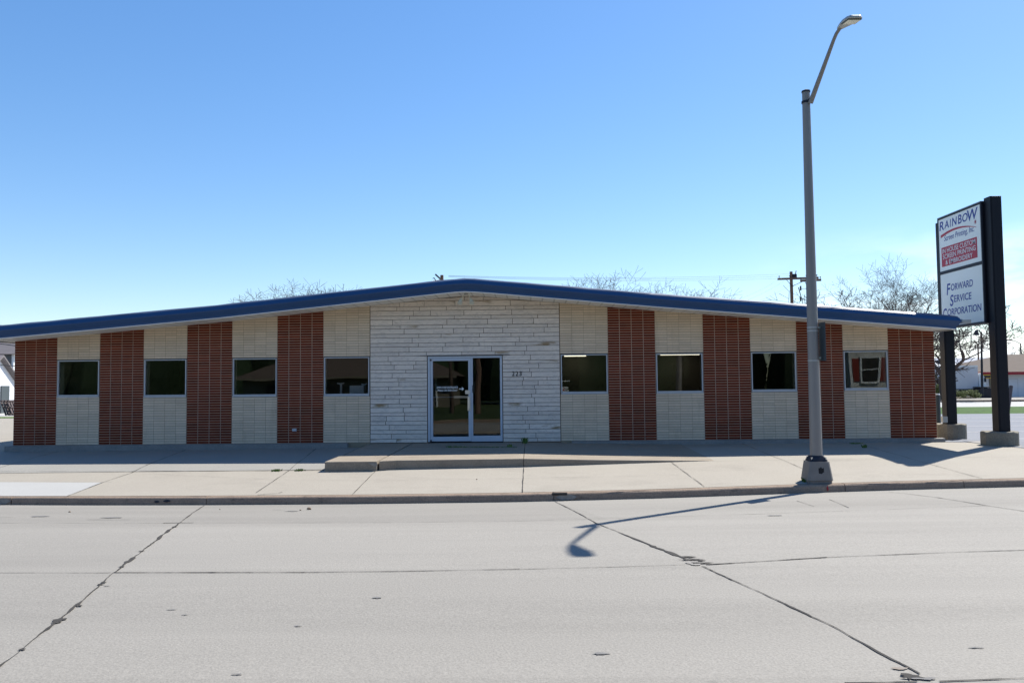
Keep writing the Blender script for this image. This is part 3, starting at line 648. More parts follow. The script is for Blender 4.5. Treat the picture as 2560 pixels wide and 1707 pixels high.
# lettering
def text(s, name, mtl, parent, origin, ux, uy, w, h, ext=.002, shear=0., bold=0., lift=.003, spacing=1.):
    """origin = lower left corner, ux / uy = directions of the baseline and up; fitted into w x h"""
    cu = bpy.data.curves.new(name, 'FONT'); cu.body = s; cu.size = 1; cu.shear = shear; cu.offset = bold; cu.space_character = spacing; cu.resolution_u = 4
    ob = bpy.data.objects.new(name, cu); COL.objects.link(ob); bpy.context.view_layer.update()
    me = bpy.data.meshes.new_from_object(ob.evaluated_get(bpy.context.evaluated_depsgraph_get())); COL.objects.unlink(ob); bpy.data.objects.remove(ob)
    xs = [v.co.x for v in me.vertices]; ys = [v.co.y for v in me.vertices]; x0, x1, ya, yb = min(xs), max(xs), min(ys), max(ys)
    ux, uy = Vector(ux), Vector(uy); nn = ux.cross(uy); o3 = Vector(origin)
    mb = MB(); front = [o3+ux*((v.co.x-x0)/(x1-x0)*w)+uy*((v.co.y-ya)/(yb-ya)*h)+nn*(lift+ext) for v in me.vertices]
    n = len(front); fs = [tuple(p.vertices) for p in me.polygons]
    vs = front+[p-nn*ext for p in front]
    ed = {}
    for p in me.polygons:
        for e in p.edge_keys: ed[e] = ed.get(e, 0)+1
    fs2 = fs+[tuple(n+i for i in f_[::-1]) for f_ in fs]+[(a, b, n+b, n+a) for (a, b), c in ed.items() if c == 1]
    mb.add(vs, fs2, .5); return mb.build(name, mtl, parent)
X, Z = (1, 0, 0), (0, 0, 1)
hp = aty(1176, 863.5, -.03); hq = aty(1198, 852.5, -.03)
text('223', 'house_number', M['black'], B, (hp.x, -.03, hp.z), X, Z, hq.x-hp.x, hq.z-hp.z, .008, 0, .012, spacing=1.25)
p = aty(1003, 892.5, .02); q = aty(1052, 887, .02)
text('EMPLOYEE ENTRANCE', 'lettering', M['signwhite'], leaf, (p.x, .025, p.z), X, Z, q.x-p.x, q.z-p.z, .001, .35, .02, .0)
p = aty(1004.5, 898.5, .02); q = aty(1051, 894, .02)
text('Please Use Side Door', 'lettering', M['signwhite'], leaf, (p.x, .025, p.z), X, Z, q.x-p.x, (q.z-p.z)*1.1, .001, .35, .02, .0)
p = aty(1054.5, 893, .02); w_ = aty(1066, 893, .02).x-p.x; mb = MB()
mb.prism([(p.x, p.z-.012), (p.x+w_*.55, p.z-.012), (p.x+w_*.55, p.z-.05), (p.x+w_, p.z), (p.x+w_*.55, p.z+.05), (p.x+w_*.55, p.z+.012), (p.x, p.z+.012)], .023, .025); mb.build('arrow_mark', M['signwhite'], leaf)
# twin floodlight under the ridge
F = thing('floodlight', (2.52, -.75, 3.78), None, None); F.parent = B; F.location = Vector((2.52, -.75, 3.78))-B.location
MB().tube([(2.55, -.72, 3.745), (2.55, -.72, 3.78)], .05, 12).build('mount', M['lamphead'], F)
for s in (-1, 1):
    hh = MB(); c0 = Vector((2.55+s*.05, -.72, 3.74)); c1 = c0+Vector((s*.07, -.05, -.10))
    hh.tube([c0, c1], .012, 8); hh.tube([c1, c1+Vector((s*.015, -.04, -.06)), c1+Vector((s*.03, -.09, -.12))], [.035, .045, .062], 14)
    hh.build('lamp_head', M['lens'], F, smooth=True)
p = aty(677, 987, 0); mb = MB(); mb.box(p.x-.055, p.x+.055, -.05, -.006, p.z-.035, p.z+.035); mb.build('outlet_box', M['frame'], B, bevel=.005)
for px, py in ((748.5*.9188*0+668, 728+0), (1632, 0)):
    if py: p = aty(679, 717+0, 0); mb = MB(); mb.tube([(p.x-.02,-.03,p.z),(p.x+.02,-.03,p.z)], .02, 8); mb.build('hook', M['chrome'], B)
# side fixture and small floodlight at the right roof corner
mb = MB(); p = aty(2150, 770, .5); mb.tube([(14.55, .5, 2.62), (14.62, .5, 2.62), (14.66, .5, 2.60)], [.09, .09, .05], 12); mb.build('wall_lamp', M['lamphead'], B)
mb = MB(); mb.tube([(14.6, -.9, 2.93), (14.82, -.9, 2.96)], .012, 6); mb.box(14.78, 15.0, -.98, -.86, 2.86, 2.95); mb.build('corner_lamp', M['lamphead'], B, bevel=.01)

# ------------------------------------------------------------------ lamp post
lb = Vector((9.2, -6.62, 0)); lb.z = G(lb.x, lb.y)
LP = thing('street_lamp', lb, 'tall grey street lamp with curved arm and tapered square base at the kerb', 'street lamp')
mb = MB(); w0, w1, h1 = .215, .175, .37
def ring(w, z, c=.03): return [(lb.x-w+c, lb.y-w, z), (lb.x+w-c, lb.y-w, z), (lb.x+w, lb.y-w+c, z), (lb.x+w, lb.y+w-c, z), (lb.x+w-c, lb.y+w, z), (lb.x-w+c, lb.y+w, z), (lb.x-w, lb.y+w-c, z), (lb.x-w, lb.y-w+c, z)]
def loft(rings, mb):
    n = len(rings[0]); vs = [p for r in rings for p in r]; fs = [(i*n+k, i*n+(k+1) % n, (i+1)*n+(k+1) % n, (i+1)*n+k) for i in range(len(rings)-1) for k in range(n)]
    mb.add(vs, fs+[tuple(range(n))[::-1], tuple((len(rings)-1)*n+k for k in range(n))], .5)
loft([ring(.20, lb.z-.06), ring(.205, lb.z+.03), ring(.218, lb.z+.05), ring(w1, lb.z+h1)], mb); mb.build('base', M['polebase'], LP)
mb = MB(); y = lb.y-.197; cx, cz = lb.x+.015, lb.z+.22
mb.add([(cx-.048, y-.006, cz-.05), (cx-.01, y-.006, cz-.055), (cx+.02, y-.006, cz-.075), (cx+.045, y-.006, cz-.07), (cx+.045, y+.004, cz+.045), (cx+.015, y+.004, cz+.035), (cx-.005, y+.006, cz+.065), (cx-.02, y+.004, cz+.045), (cx-.05, y+.004, cz+.04)], [tuple(range(9))], .5)
mb.build('cable_hole', M['black'], LP)
mb = MB(); loft([ring(.155, lb.z+h1), ring(.15, lb.z+h1+.03), ring(.105, lb.z+h1+.10)], mb); mb.build('base_plate', M['dark'], LP)
for s in ((-1,-1), (1,-1), (1,1), (-1,1)): MB().tube([(lb.x+s[0]*.12, lb.y+s[1]*.12, lb.z+h1+.02), (lb.x+s[0]*.12, lb.y+s[1]*.12, lb.z+h1+.075)], .016, 6).build('anchor_bolt', M['chrome'], LP)
LT = 6.70; lx = lb.x-.0
mb = MB(); mb.tube([(lb.x, lb.y, lb.z+h1+.06), (lb.x, lb.y, LT)], [.105, .068], 20); mb.build('pole', M['pole'], LP, smooth=True)
mb = MB(); mb.tube([(lx, lb.y, LT), (lx, lb.y, LT+.03), (lx, lb.y, LT+.05)], [.078, .076, .03], 16); mb.build('pole_cap', M['dark'], LP)
A0 = aty(1861.5, 237, lb.y-.07); A1 = aty(1915, 92, -7.30); A2 = aty(1921, 78, -7.36); A3 = aty(1931, 63, -7.45)
mb = MB(); mb.tube([A0, A0.lerp(A1, .5), A1, A2, A3], [.046, .038, .030, .030, .030], 12); mb.build('arm', M['pole'], LP, smooth=True)
mb = MB(); mb.tube([(lx, lb.y, LT-.20), (lx, lb.y, LT-.16)], .083, 16); mb.box(lx+.02, lx+.10, lb.y-.10, lb.y-.05, LT-.20, LT-.14); mb.build('clamp', M['dark'], LP)
# luminaire, built along its own axis
H0 = aty(1929, 66, -7.40); H1 = aty(1966, 40, -8.05); ax = (H1-H0); Lh = ax.length; ax.normalize(); sx_ = Vector((0, 0, 1)).cross(ax).normalized()*-1; nu = ax.cross(sx_).normalized()
if nu.z < 0: nu = -nu
def lring(t, w, th, dz=0):
    c = H0+ax*(Lh*t)+nu*dz; return [c+sx_*w+nu*0, c+sx_*w*.7+nu*th, c-sx_*w*.7+nu*th, c-sx_*w, c-sx_*w*.85-nu*.015, c+sx_*w*.85-nu*.015]
mb = MB(); loft([lring(-.02, .05, .04), lring(.12, .065, .06), lring(.45, .115, .065), lring(.8, .135, .055), lring(.97, .12, .04), lring(1.02, .08, .025)], mb); hd = mb.build('luminaire', M['lamphead'], LP, bevel=.008)
mb = MB(); c = [H0+ax*(Lh*t)-nu*.022+sx_*w for t, w in ((.55, -.10), (.93, -.105), (.93, .105), (.55, .10))]; mb.hexa([p-nu*.012 for p in c], c); mb.build('lens', M['lens'], hd)
mb = MB(); c = [H0+ax*(Lh*t)-nu*.019+sx_*w for t, w in ((.50, -.12), (.97, -.115), (.97, .115), (.50, .12))]; mb.hexa([p-nu*.006 for p in c], c); mb.build('lens_frame', M['bollard'], hd)
# straps holding the sign
for py in (752, 760, 828):
    P = aty(1878, py, lb.y); mb = MB(); rr = lerp(.105, .068, (P.z-lb.z-.4)/(LT-lb.z-.4))+.004; mb.tube([(lb.x, lb.y, P.z-.012), (lb.x, lb.y, P.z+.012)], rr, 20); mb.build('strap', M['lamphead'], LP)
Sg = thing('parking_sign', (lb.x+.13, lb.y-.1, aty(1893, 829, lb.y).z), 'dark narrow sign plate strapped edge-on to the street lamp pole', 'sign')
z0 = aty(1893, 829, lb.y).z; z1 = aty(1893, 741, lb.y).z
mb = MB(); a = Vector((lb.x+.125, lb.y+.04, 0)); b = Vector((lb.x+.16, lb.y-.17, 0)); t = Vector((.006, .001, 0))
mb.hexa([(a.x-t.x, a.y, z0), (b.x-t.x, b.y, z0), (b.x+t.x, b.y, z0), (a.x+t.x, a.y, z0)], [(a.x-t.x, a.y, z1), (b.x-t.x, b.y, z1), (b.x+t.x, b.y, z1), (a.x+t.x, a.y, z1)]); mb.build('plate', M['bollard'], Sg)
for q in (z0+.04, z1-.10): MB().box(lb.x+.08, lb.x+.13, lb.y-.02, lb.y+.01, q, q+.03).build('bracket', M['chrome'], Sg)

# ------------------------------------------------------------------ pylon sign
FX0, FX1 = 15.36, 15.64; PY = thing('pylon_sign', (15.56, 0, -.17), 'tall sign on two black posts with two white panels lettered in blue and red', 'sign')
def foot(cx, cy, r, zt, lab=None):
    mb = MB(); n = 20; rg = []
    for z, k in ((-.4, 1.0), (zt-.02, 1.), (zt, .97)): rg.append([(cx+r*k*cos(2*pi*i/n)*(1+.02*sin(i*3)), cy+r*k*sin(2*pi*i/n), z+(.012*sin(i*2.1) if z > 0 else 0)) for i in range(n)])
    loft(rg, mb); mb.build('footing', M['footing'], PY)
foot(15.52, -1.08, .41, .215); foot(15.60, 1.42, .40, .27)
for y0, y1, zt in ((-1.24, -.96, 5.95), (1.22, 1.48, 5.80)):
    mb = MB(); mb.box(15.425, 15.70, y0, y1, .18, zt); mb.box(15.455, 15.67, y0-.012, y1+.012, .185, zt-.01); mb.build('post', M['signpole'], PY, bevel=.006)
Ya, Yb = 1.215, -.955                      # far edge, near edge of the cabinet
zb, zt_ = 2.86, 5.87; zd = zt_-(zt_-zb)*.50
mb = MB(); mb.box(FX0+.02, FX1, Yb, Ya, zb, zt_); cab = mb.build('cabinet', M['signpole'], PY, bevel=.008)
mb = MB(); e = .045
for a in ((Yb, Ya, zt_-e, zt_+.004), (Yb, Ya, zb-.004, zb+e), (Yb-.004, Yb+e, zb+e, zt_-e), (Ya-e, Ya+.004, zb+e, zt_-e), (Yb+e, Ya-e, zd-.04, zd+.04)): mb.box(FX0-.012, FX0+.03, a[0], a[1], a[2], a[3])
mb.build('cabinet_frame', M['dark'], PY, bevel=.003)
mb = MB(); mb.box(FX0-.02, FX1+.01, Yb+.01, Ya-.01, zt_+.005, zt_+.022); mb.build('top_flashing', M['chrome'], PY)
p1 = MB().box(FX0-.002, FX0+.015, Yb+e+.004, Ya-e-.004, zd+.044, zt_-e-.004).build('upper_panel', M['signface'], PY); p1['label'] = 'white upper panel with red swoosh and red box'
p2 = MB().box(FX0-.002, FX0+.015, Yb+e+.004, Ya-e-.004, zb+e+.004, zd-.044).build('lower_panel', M['signface'], PY); p2['label'] = 'white lower panel with blue small-cap lettering'
MX, MZ = (0, -1, 0), (0, 0, 1); Lu = Ya-Yb; fx = FX0-.002
def put(par, s, u0, u1, v0, v1, top, bot, mtl, **k):      # v measured down from the panel's top
    hgt = top-bot; text(s, 'lettering', mtl, par, (fx, Ya-u0*Lu, top-v1*hgt), MX, MZ, (u1-u0)*Lu, (v1-v0)*hgt, .002, lift=k.pop('lift', .001), **k)
T1, B1 = zt_, zd; T2, B2 = zd, zb
cw = [('R', .045, .155, .075, .235), ('A', .165, .275, .09, .225), ('I', .30, .325, .09, .225), ('N', .35, .465, .085, .225), ('B', .49, .575, .075, .23), ('O', .59, .71, .085, .23), ('W', .70, .93, .06, .245)]
for ch, a, b, c, d in cw: put(p1, ch, a, b, c, d, T1, B1, M['signblue'], shear=.12, bold=.012)
put(p1, 'Screen Printing, Inc.', .15, .84, .345, .475, T1, B1, M['signblue'], shear=.22, bold=.0)
mb = MB(); pts = []
n = 24
for i in range(n+1):
    u = i/n; U = lerp(.07, .89, u); v = .335-.30*u+.335*u*u; v = .345-.255*u+.30*u*u; w = .045*(1-u)**.7+.004
    pts.append((U, v, w))
vs = []
for U, v, w in pts:
    for k in (-.5, .5): vs.append((fx-.004, Ya-U*Lu, T1-(v+k*w)*(T1-B1)))
mb.add(vs, [(2*i, 2*i+1, 2*i+3, 2*i+2) for i in range(n)], .5); mb.build('swoosh_mark', M['signred'], p1)
mb = MB(); c = Vector((fx-.004, Ya-.87*Lu, T1-.295*(T1-B1))); vs = [c]
for i in range(16):
    r = (.075 if i % 2 == 0 else .02); t = 2*pi*i/16; vs.append(c+Vector((0, r*cos(t), r*sin(t))))
mb.add(vs, [(0, i+1, (i+1) % 16+1) for i in range(16)], .5); mb.build('star_mark', M['signred'], p1)
mb = MB(); mb.box(fx-.004, fx-.001, Ya-.89*Lu, Ya-.075*Lu, T1-.895*(T1-B1), T1-.55*(T1-B1)); rb = mb.build('red_box', M['signred'], p1)
for s, a, b, c, d in (('IN HOUSE CUSTOM', .10, .86, .575, .66), ('SCREEN PRINTING', .11, .86, .68, .765), ('& EMBROIDERY', .17, .79, .79, .872)):
    put(p1, s, a, b, c, d, T1, B1, M['signwhite'], bold=.004, lift=.006)
for first, rest, ua, ub, uc, v0, v1 in (('F', 'ORWARD', .165, .27, .77, .235, .355), ('S', 'ERVICE', .235, .335, .73, .445, .565), ('C', 'ORPORATION', .055, .165, .93, .665, .785)):
    put(p2, first, ua, ub-.012, v0-.02, v1+.06, T2, B2, M['signblue'], shear=.15, bold=.014)
    put(p2, rest, ub, uc, v0, v1, T2, B2, M['signblue'], shear=.1, bold=.010)
mb = MB(); q = aty(2164, 962, 1.2); mb.box(q.x-.03, q.x+.10, 1.1, 1.2, q.z-.09, q.z+.07); mb.build('junction_box', M['lamphead'], PY)

# ------------------------------------------------------------------ right: parking lot, verge, back street and what stands there
def LZ(x, y): return pl([(-6, -.20), (-1, -.17), (2, -.17), (16, -.10), (40, -.25), (60, -.45), (400, -1.)], y)
xl = atf(2165, 1012, LZ).x
LZ2 = lambda x, y: max(G(x, y)+.008, LZ(x, y)+.03) if y < .3 else LZ(x, y)+.03+.02*clamp((1.3-y))
lot = MB(); E1 = [atf(x, y, G) for x, y in ((2168,1014), (2235,1033), (2310,1048), (2352,1048.5))]
yl = E1[-1].y
lot = grid([14.57, xl, 15.2, 16, 17, 19, 22, 26, 32, 40], [lambda x, t=t: lerp(pl([(14.5, -.12), (xl, -.35), (E1[1].x, E1[1].y), (E1[2].x, E1[2].y), (40, E1[3].y+.6)], x), 15.6, t) for t in (0, .03, .06, .1, .14, .18, .22, .27, .33, .45, .6, .8, 1)], LZ2)
struct(lot, 'parking_lot', M['asphalt'])
for yy in (1.2, 4.0, 6.8, 9.4, 12.2):
    mb = MB(); 
    for i in range(10): a, b = 16.6+i*1.6, 16.6+(i+1)*1.6; mb.quad((a, yy, LZ2(a, yy)+.006), (b, yy, LZ2(b, yy)+.006), (b, yy+.11, LZ2(b, yy+.11)+.006), (a, yy+.11, LZ2(a, yy+.11)+.006), .5)
    struct(mb, 'parking_line', M['white_line'])
mb = MB(); a = atf(2340, 1047, LZ2)
struct(grid([13, 20, 26, 32, 40, 60, 90], [15.4, 17, 19, 21.5, 24], lambda x, y: LZ(x, y)+.02+.18*sin(pi*clamp((y-15.4)/8.6))), 'grass_verge', M['verge'])
struct(grid([-60, -30, -10, 13, 20, 26, 32, 40, 60, 90], [24, 28, 33, 38], lambda x, y: LZ(x, y)+.04), 'back_street', M['fresh'])
struct(grid([-60, -30, -10, 13, 20, 26, 32, 40, 60, 90], [38.0, 38.3, 44, 60, 90], lambda x, y: LZ(x, y)+(.16 if y < 42 else .05)), 'back_lot', M['road'])
mb = MB(); mb.box(-60, 90, 37.8, 38.0, -.7, -.06); struct(mb, 'kerb', M['kerb'])
# left: side yard behind the building's left corner
struct(grid([-60, -40, -30, -20, -14, -9.8], [-.3, 3, 8, 16, 24.], lambda x, y: LZ(x, y)+.06-.06*clamp(1-(y)/3)), 'driveway', M['walk'])
mb = MB(); xq = aty(28, 1014, -.2)
# bollard, leaning posts
q = aty(2158, 972, .9); b_ = thing('bollard', (15.16, 2.0, -.12), 'blue-grey round bollard with pale cap beside the far sign post', 'bollard')
c = aty(2153, 950, 2.0); t0 = aty(2153, 905, 2.0)
MB().tube([(c.x, 2, -.15), (c.x, 2, t0.z-.02)], .085, 16).build('post', M['bollard'], b_, smooth=True); MB().tube([(c.x, 2, t0.z-.02), (c.x, 2, t0.z+.015)], [.087, .07], 16).build('cap', M['signwhite'], b_, smooth=True)
p0 = atf(2312, 953, LZ2); p1_ = aty(2322.5, 886, p0.y+.2); mb = MB(); mb.tube([p0-Vector((0, 0, .2)), p1_], .075, 10); tag(mb.build('guard_post', M['rust'], smooth=True), 'rusty steel guard post leaning on the grass verge edge', 'post')
def atd(px, py, Y): return aty(px, py, Y)
# white garage with hip roof
YG = 60.; gz = atd(2330, 913, YG).z; x0 = atd(2285, 880, YG).x; x0 = atd(2262, 880, YG).x; x1 = x0+14; zt = atd(2330, 857, YG).z
g = thing('white_garage', (x0, YG, gz), 'white garage with brown hip roof and red eave board across the back street', 'garage')
MB().box(x0, x1, YG, YG+12, gz-.3, zt).build('wall', M['whitewall'], g)
ex0 = atd(2230, 857, YG-.8).x; rz = atd(2352, 820, YG+5).z+.5
mb = MB(); e0 = (ex0, YG-.8, zt); e1 = (x1+1, YG-.8, zt); e2 = (x1+1, YG+13, zt); e3 = (ex0, YG+13, zt); r0 = (ex0+7, YG+6, zt+2.0); r1 = (x1-5, YG+6, zt+2.0)
mb.add([e0, e1, e2, e3, r0, r1], [(0,1,5,4), (1,2,5), (2,3,4,5), (3,0,4), (3,2,1,0)], .5); mb.build('roof', M['brownroof'], g)
MB().box(ex0, x1+1, YG-.86, YG-.805, zt-.14, zt+.14).build('eave_board', M['redtrim'], g)
d0, d1 = atd(2315, 880, YG).x, atd(2336, 880, YG).x; dz = atd(2320, 871, YG).z
dr = MB().box(d0, d1, YG-.06, YG-.005, gz, dz).build('door', M['whitewall'], g); mb = MB(); mb.box(d0-.05, d0, YG-.07, YG-.004, gz, dz+.05); mb.box(d1, d1+.05, YG-.07, YG-.004, gz, dz+.05); mb.box(d0, d1, YG-.07, YG-.004, dz+.001, dz+.06); mb.build('door_frame', M['trailer'], g)
MB().box(atd(2272, 880, YG).x, atd(2288, 880, YG).x, YG-.1, YG-.01, gz+.3, zt-.2).build('shutter_door', M['tanwall'], g)
ys = thing('yellow_sign', (atd(2265, 862, YG-.9).x, YG-1., zt-1), 'small yellow sign board hanging under the red eave of the garage', 'sign')
mb = MB(); mb.box(atd(2251, 868, YG-1).x, atd(2284, 868, YG-1).x, YG-1.05, YG-.98, atd(2265, 869, YG-1).z, atd(2265, 860, YG-1).z); mb.build('board', M['yellow'], ys); mb = MB(); mb.box(atd(2258, 866, YG-1).x, atd(2274, 866, YG-1).x, YG-1.07, YG-1.055, atd(2265, 867, YG-1).z, atd(2265, 862.5, YG-1).z); mb.build('dark_mark', M['dark'], ys)
# white box truck standing sideways
YT = 57.; tz = atd(2200, 914, YT).z; T = thing('box_truck', (atd(2200, 914, YT).x, YT, tz), 'white box truck parked sideways behind the bare tree', 'truck')
xa, xb = atd(2120, 880, YT).x, atd(2247, 880, YT).x; za, zbx = atd(2200, 896, YT).z, atd(2200, 842, YT).z
bx = MB().box(xa, xb, YT, YT+2.5, za, zbx).build('cargo_box', M['trailer'], T); MB().box(xa, xb, YT-.03, YT+2.53, zbx-.02, zbx+.1).build('roof_rail', M['signwhite'], T); MB().box(xa, xb, YT-.02, YT-.002, za, za+.12).build('side_rail', M['dark'], T)
xc = atd(2261, 880, YT).x
mb = MB(); mb.prism([(xb+.1, za-.1), (xc+.2, za-.1), (xc+.2, za+1.0), (xc-.1, atd(2250, 857, YT).z), (xb+.1, atd(2250, 857, YT).z)], YT+.1, YT+2.4); cb = mb.build('cab', M['signwhite'], T, bevel=.05); MB().box(xb+.3, xc-.12, YT+.07, YT+.12, za+.85, za+1.35).build('side_window', M['windowdark'], cb); MB().box(xc+.0, xc+.12, YT-.12, YT+.02, za+.75, za+1.15).build('mirror', M['dark'], cb)
MB().box(xb-.1, xc+.4, YT+.15, YT+2.3, tz+.25, za-.1).build('chassis', M['dark'], T)
for wx in (xa+1.2, xb-1.4, xc-.25):
    wh = MB().tube([(wx, YT+.1, tz+.38), (wx, YT+.45, tz+.38)], .38, 16).build('wheel', M['tyre'], T); MB().tube([(wx, YT+.07, tz+.38), (wx, YT+.1, tz+.38)], .17, 12).build('rim', M['chrome'], wh)
bn = thing('dumpster', (atd(2268, 913, 56).x, 56, tz), 'dark blue waste container beside the box truck, under the yellow sign', 'dumpster')
xa, xb = atd(2249, 900, 56).x, atd(2283, 900, 56).x; zc = atd(2260, 892, 56).z
mb = MB(); mb.hexa([(xa+.1, 56, tz-.1), (xb-.1, 56, tz-.1), (xb-.1, 57.5, tz-.1), (xa+.1, 57.5, tz-.1)], [(xa, 55.9, zc), (xb, 55.9, zc), (xb, 57.6, zc+.1), (xa, 57.6, zc+.1)]); mb.build('body', M['dark'], bn); mb = MB(); mb.box(xa-.02, xb+.02, 55.85, 57.62, zc+.101, zc+.16); mb.build('lid', M['gasket'], bn)
# far warehouses
def shed(name, xa, xb, Y, dep, zt, zr, wallm, roofm, lab):
    h = thing(name, (xa, Y, -1), lab, 'building'); MB().box(xa, xb, Y, Y+dep, -1.2, zt).build('wall', wallm, h)
    mb = MB(); mb.add([(xa-.4, Y-.4, zt), (xb+.4, Y-.4, zt), (xb+.4, Y+dep+.4, zt), (xa-.4, Y+dep+.4, zt), (xa-.4, Y+dep/2, zr), (xb+.4, Y+dep/2, zr)], [(0,1,5,4), (2,3,4,5), (0,4,3), (1,2,5), (3,2,1,0)], .5); mb.build('roof', roofm, h); return h
Yw = 120.; z1 = atd(2250, 838, Yw).z; h = shed('warehouse', atd(2205, 840, Yw).x, atd(2420, 840, Yw).x, Yw, 30, z1, atd(2250, 826, Yw+15).z+.4, M['whitewall'], M['blueroof'], 'long pale warehouse with low bluish metal roof beyond the garage')
Yw = 95.; shed('white_shed', atd(2120, 850, Yw).x, atd(2222, 850, Yw).x, Yw, 12, atd(2160, 842, Yw).z, atd(2160, 833, Yw+6).z, M['whitewall'], M['signwhite'], 'flat white shed seen behind the box truck')
mb = MB(); v = atd(2156, 835, 100.); mb.tube([(v.x, 100, v.z-1.6), (v.x, 100, v.z+.2)], .3, 10); mb.tube([(v.x, 100, v.z+.2), (v.x, 100, v.z+.5)], .45, 10); tag(mb.build('roof_vent', M['dark']), 'small dark vent sticking up from the far white shed roof', 'vent')

# ------------------------------------------------------------------ trees
def grow(seed, base, h, spread, trunk_r, levels=6, lean=(0, 0), split=(2, 3), first=.32, up=.35, gnarl=.25, minr=.02, limb=None, forks=0):
    rg = random.Random(seed); tr = MB(); br = MB(); tips = []
    def seg(p, d, l, r, lev):
        n = 3; pts = [p]; rs = [r]; q = p.copy(); dd = d.copy()
        for i in range(n):
            dd = (dd+Vector((rg.uniform(-1, 1), rg.uniform(-1, 1), rg.uniform(-.6, 1)))*gnarl*.45).normalized()
            q = q+dd*(l/n); pts.append(q.copy()); rs.append(max(minr, r*(1-.38*(i+1)/n)))
        (tr if lev == 0 else br).tube(pts, rs, 8 if lev < 2 else (5 if lev < 3 else 3), cap=False)
        if lev >= levels: tips.append(q); return
        k = forks if forks and lev == 0 else rg.randint(*split) + (1 if lev in (0, 1) else 0)
        ph = rg.random()*6.28
        for i in range(k):
            t = ph+i*6.283/k+rg.uniform(-.5, .5); a = rg.uniform(.35, .85)*spread
            u = dd.orthogonal().normalized(); w = dd.cross(u)
            nd = (dd*cos(a)+(u*cos(t)+w*sin(t))*sin(a)+Vector((0, 0, up*.35))).normalized()
            seg(q, nd, h*limb*rg.uniform(.85, 1.15) if limb and lev == 0 else l*rg.uniform(.66, .9), rs[-1]*rg.uniform(.62, .82), lev+1)
        if lev >= (2 if limb else 1):
            for i in range(3):
                s = rg.choice(pts[1:3]); t = rg.random()*6.28; u = dd.orthogonal().normalized(); w = dd.cross(u); nd = (dd*.5+(u*cos(t)+w*sin(t))+Vector((0, 0, .3))).normalized()
                if lev < levels-1: seg(s, nd, l*.55, r*.35, max(lev+2, levels-1))
                else: br.tube([s, s+nd*l*.8], [minr, minr*.6], 3, cap=False)
    seg(Vector(base), Vector((lean[0], lean[1], 1)).normalized(), h*first, trunk_r, 0)
    return tr, br, tips
def bare_tree(seed, base, h, lab, spread=1., r=None, group='bare trees', levels=6, buds=0, wide=1., **k):
    tr, br, tips = grow(seed, base, h, spread, r or h*.022, levels, **k)
    zz_ = sorted(v[2] for v in br.v); ztop = zz_[int(len(zz_)*.975)]; s = h/(ztop-base[2])
    for mb in (tr, br): mb.v = [(base[0]+(x-base[0])*s*wide, base[1]+(y-base[1])*s*wide, base[2]+(z-base[2])*s) for x, y, z in mb.v]
    t = thing('bare_tree', base, lab, 'tree', group); tr.build('trunk', M['bark'], t); br.build('crown', M['twig'] if levels > 4 else M['bark'], t)
    if buds:
        mb = MB(); rg = random.Random(seed+9)
        for p in tips:
            p = Vector(base)+Vector(((p.x-base[0])*wide, (p.y-base[1])*wide, p.z-base[2]))*s
            for i in range(buds):
                c = p+Vector((rg.gauss(0, .2), rg.gauss(0, .2), rg.gauss(0, .2))); a = Vector((rg.uniform(-1, 1), rg.uniform(-1, 1), rg.uniform(-1, 1))).normalized()*.035; b = a.orthogonal().normalized()*.03
                mb.add([c-a, c+b, c+a], [(0, 1, 2)])
        mb.build('buds', M['bud'], t)
    return t
def tb(px, Y, z=-.5): P = aty(px, 880, Y); return (P.x, Y, z)
def hz_(px, py, Y, z=-.5): return aty(px, py, Y).z-z
bare_tree(11, tb(2078, 72), hz_(2078, 622, 72), 'large bare tree with wide fine crown rising behind the right end of the roof', 1.0, levels=7, first=.46, limb=.22, forks=5, r=.42, split=(2, 2), gnarl=.26, minr=.013, wide=1.15)
bare_tree(23, tb(2168, 44), hz_(2168, 730, 44), 'dark-limbed tree with yellow-green buds seen between the two sign posts', 1.25, levels=7, first=.20, r=.22, buds=1, up=.1, split=(2, 2), gnarl=.45, minr=.012, wide=1.3)
bare_tree(5, tb(695, 75), hz_(700, 672, 75), 'bare treetops showing over the left slope of the roof', 1.15, levels=7, first=.34, split=(2, 3), wide=1.4, minr=.015)
bare_tree(8, tb(1362, 80), hz_(1362, 664, 80), 'left one of two bare treetops over the right slope of the roof', 1.1, levels=7, first=.34, split=(2, 3), wide=1.4, minr=.015)
bare_tree(17, tb(1452, 84), hz_(1452, 664, 84), 'right, lower one of two bare treetops over the right slope of the roof', 1.1, levels=7, first=.34, split=(2, 3), wide=1.4, minr=.015)
bare_tree(31, tb(1992, 66), hz_(1985, 686, 66), 'low budding tree just right of the street lamp pole above the roof', 1.1, levels=7, first=.34, buds=1, split=(2, 2), wide=1.5)
bare_tree(37, tb(2332, 105), hz_(2332, 800, 105), 'distant bare tree at the right edge above the brown garage roof', 1.1, levels=6, first=.28, split=(2, 2))
bare_tree(41, tb(2150, 50), hz_(2150, 855, 50), 'low budding sapling behind the bollard', 1.0, levels=5, first=.2, buds=4, r=.04, split=(2, 2))
def leafball(mb, c, rx, ry, rz, n, s, rg, flat=False):
    for i in range(n):
        while True:
            u = Vector((rg.uniform(-1, 1), rg.uniform(-1, 1), rg.uniform(-1, 1)))
            if u.length <= 1: break
        u = u*(.55+.45*rg.random()); p = Vector(c)+Vector((u.x*rx, u.y*ry, u.z*rz)); a = Vector((rg.uniform(-1, 1), rg.uniform(-1, 1), rg.uniform(-1, 1))).normalized(); b = a.orthogonal().normalized()
        mb.add([p-a*s, p+b*s*.6, p+a*s, p-b*s*.6], [(0, 1, 2, 3)])
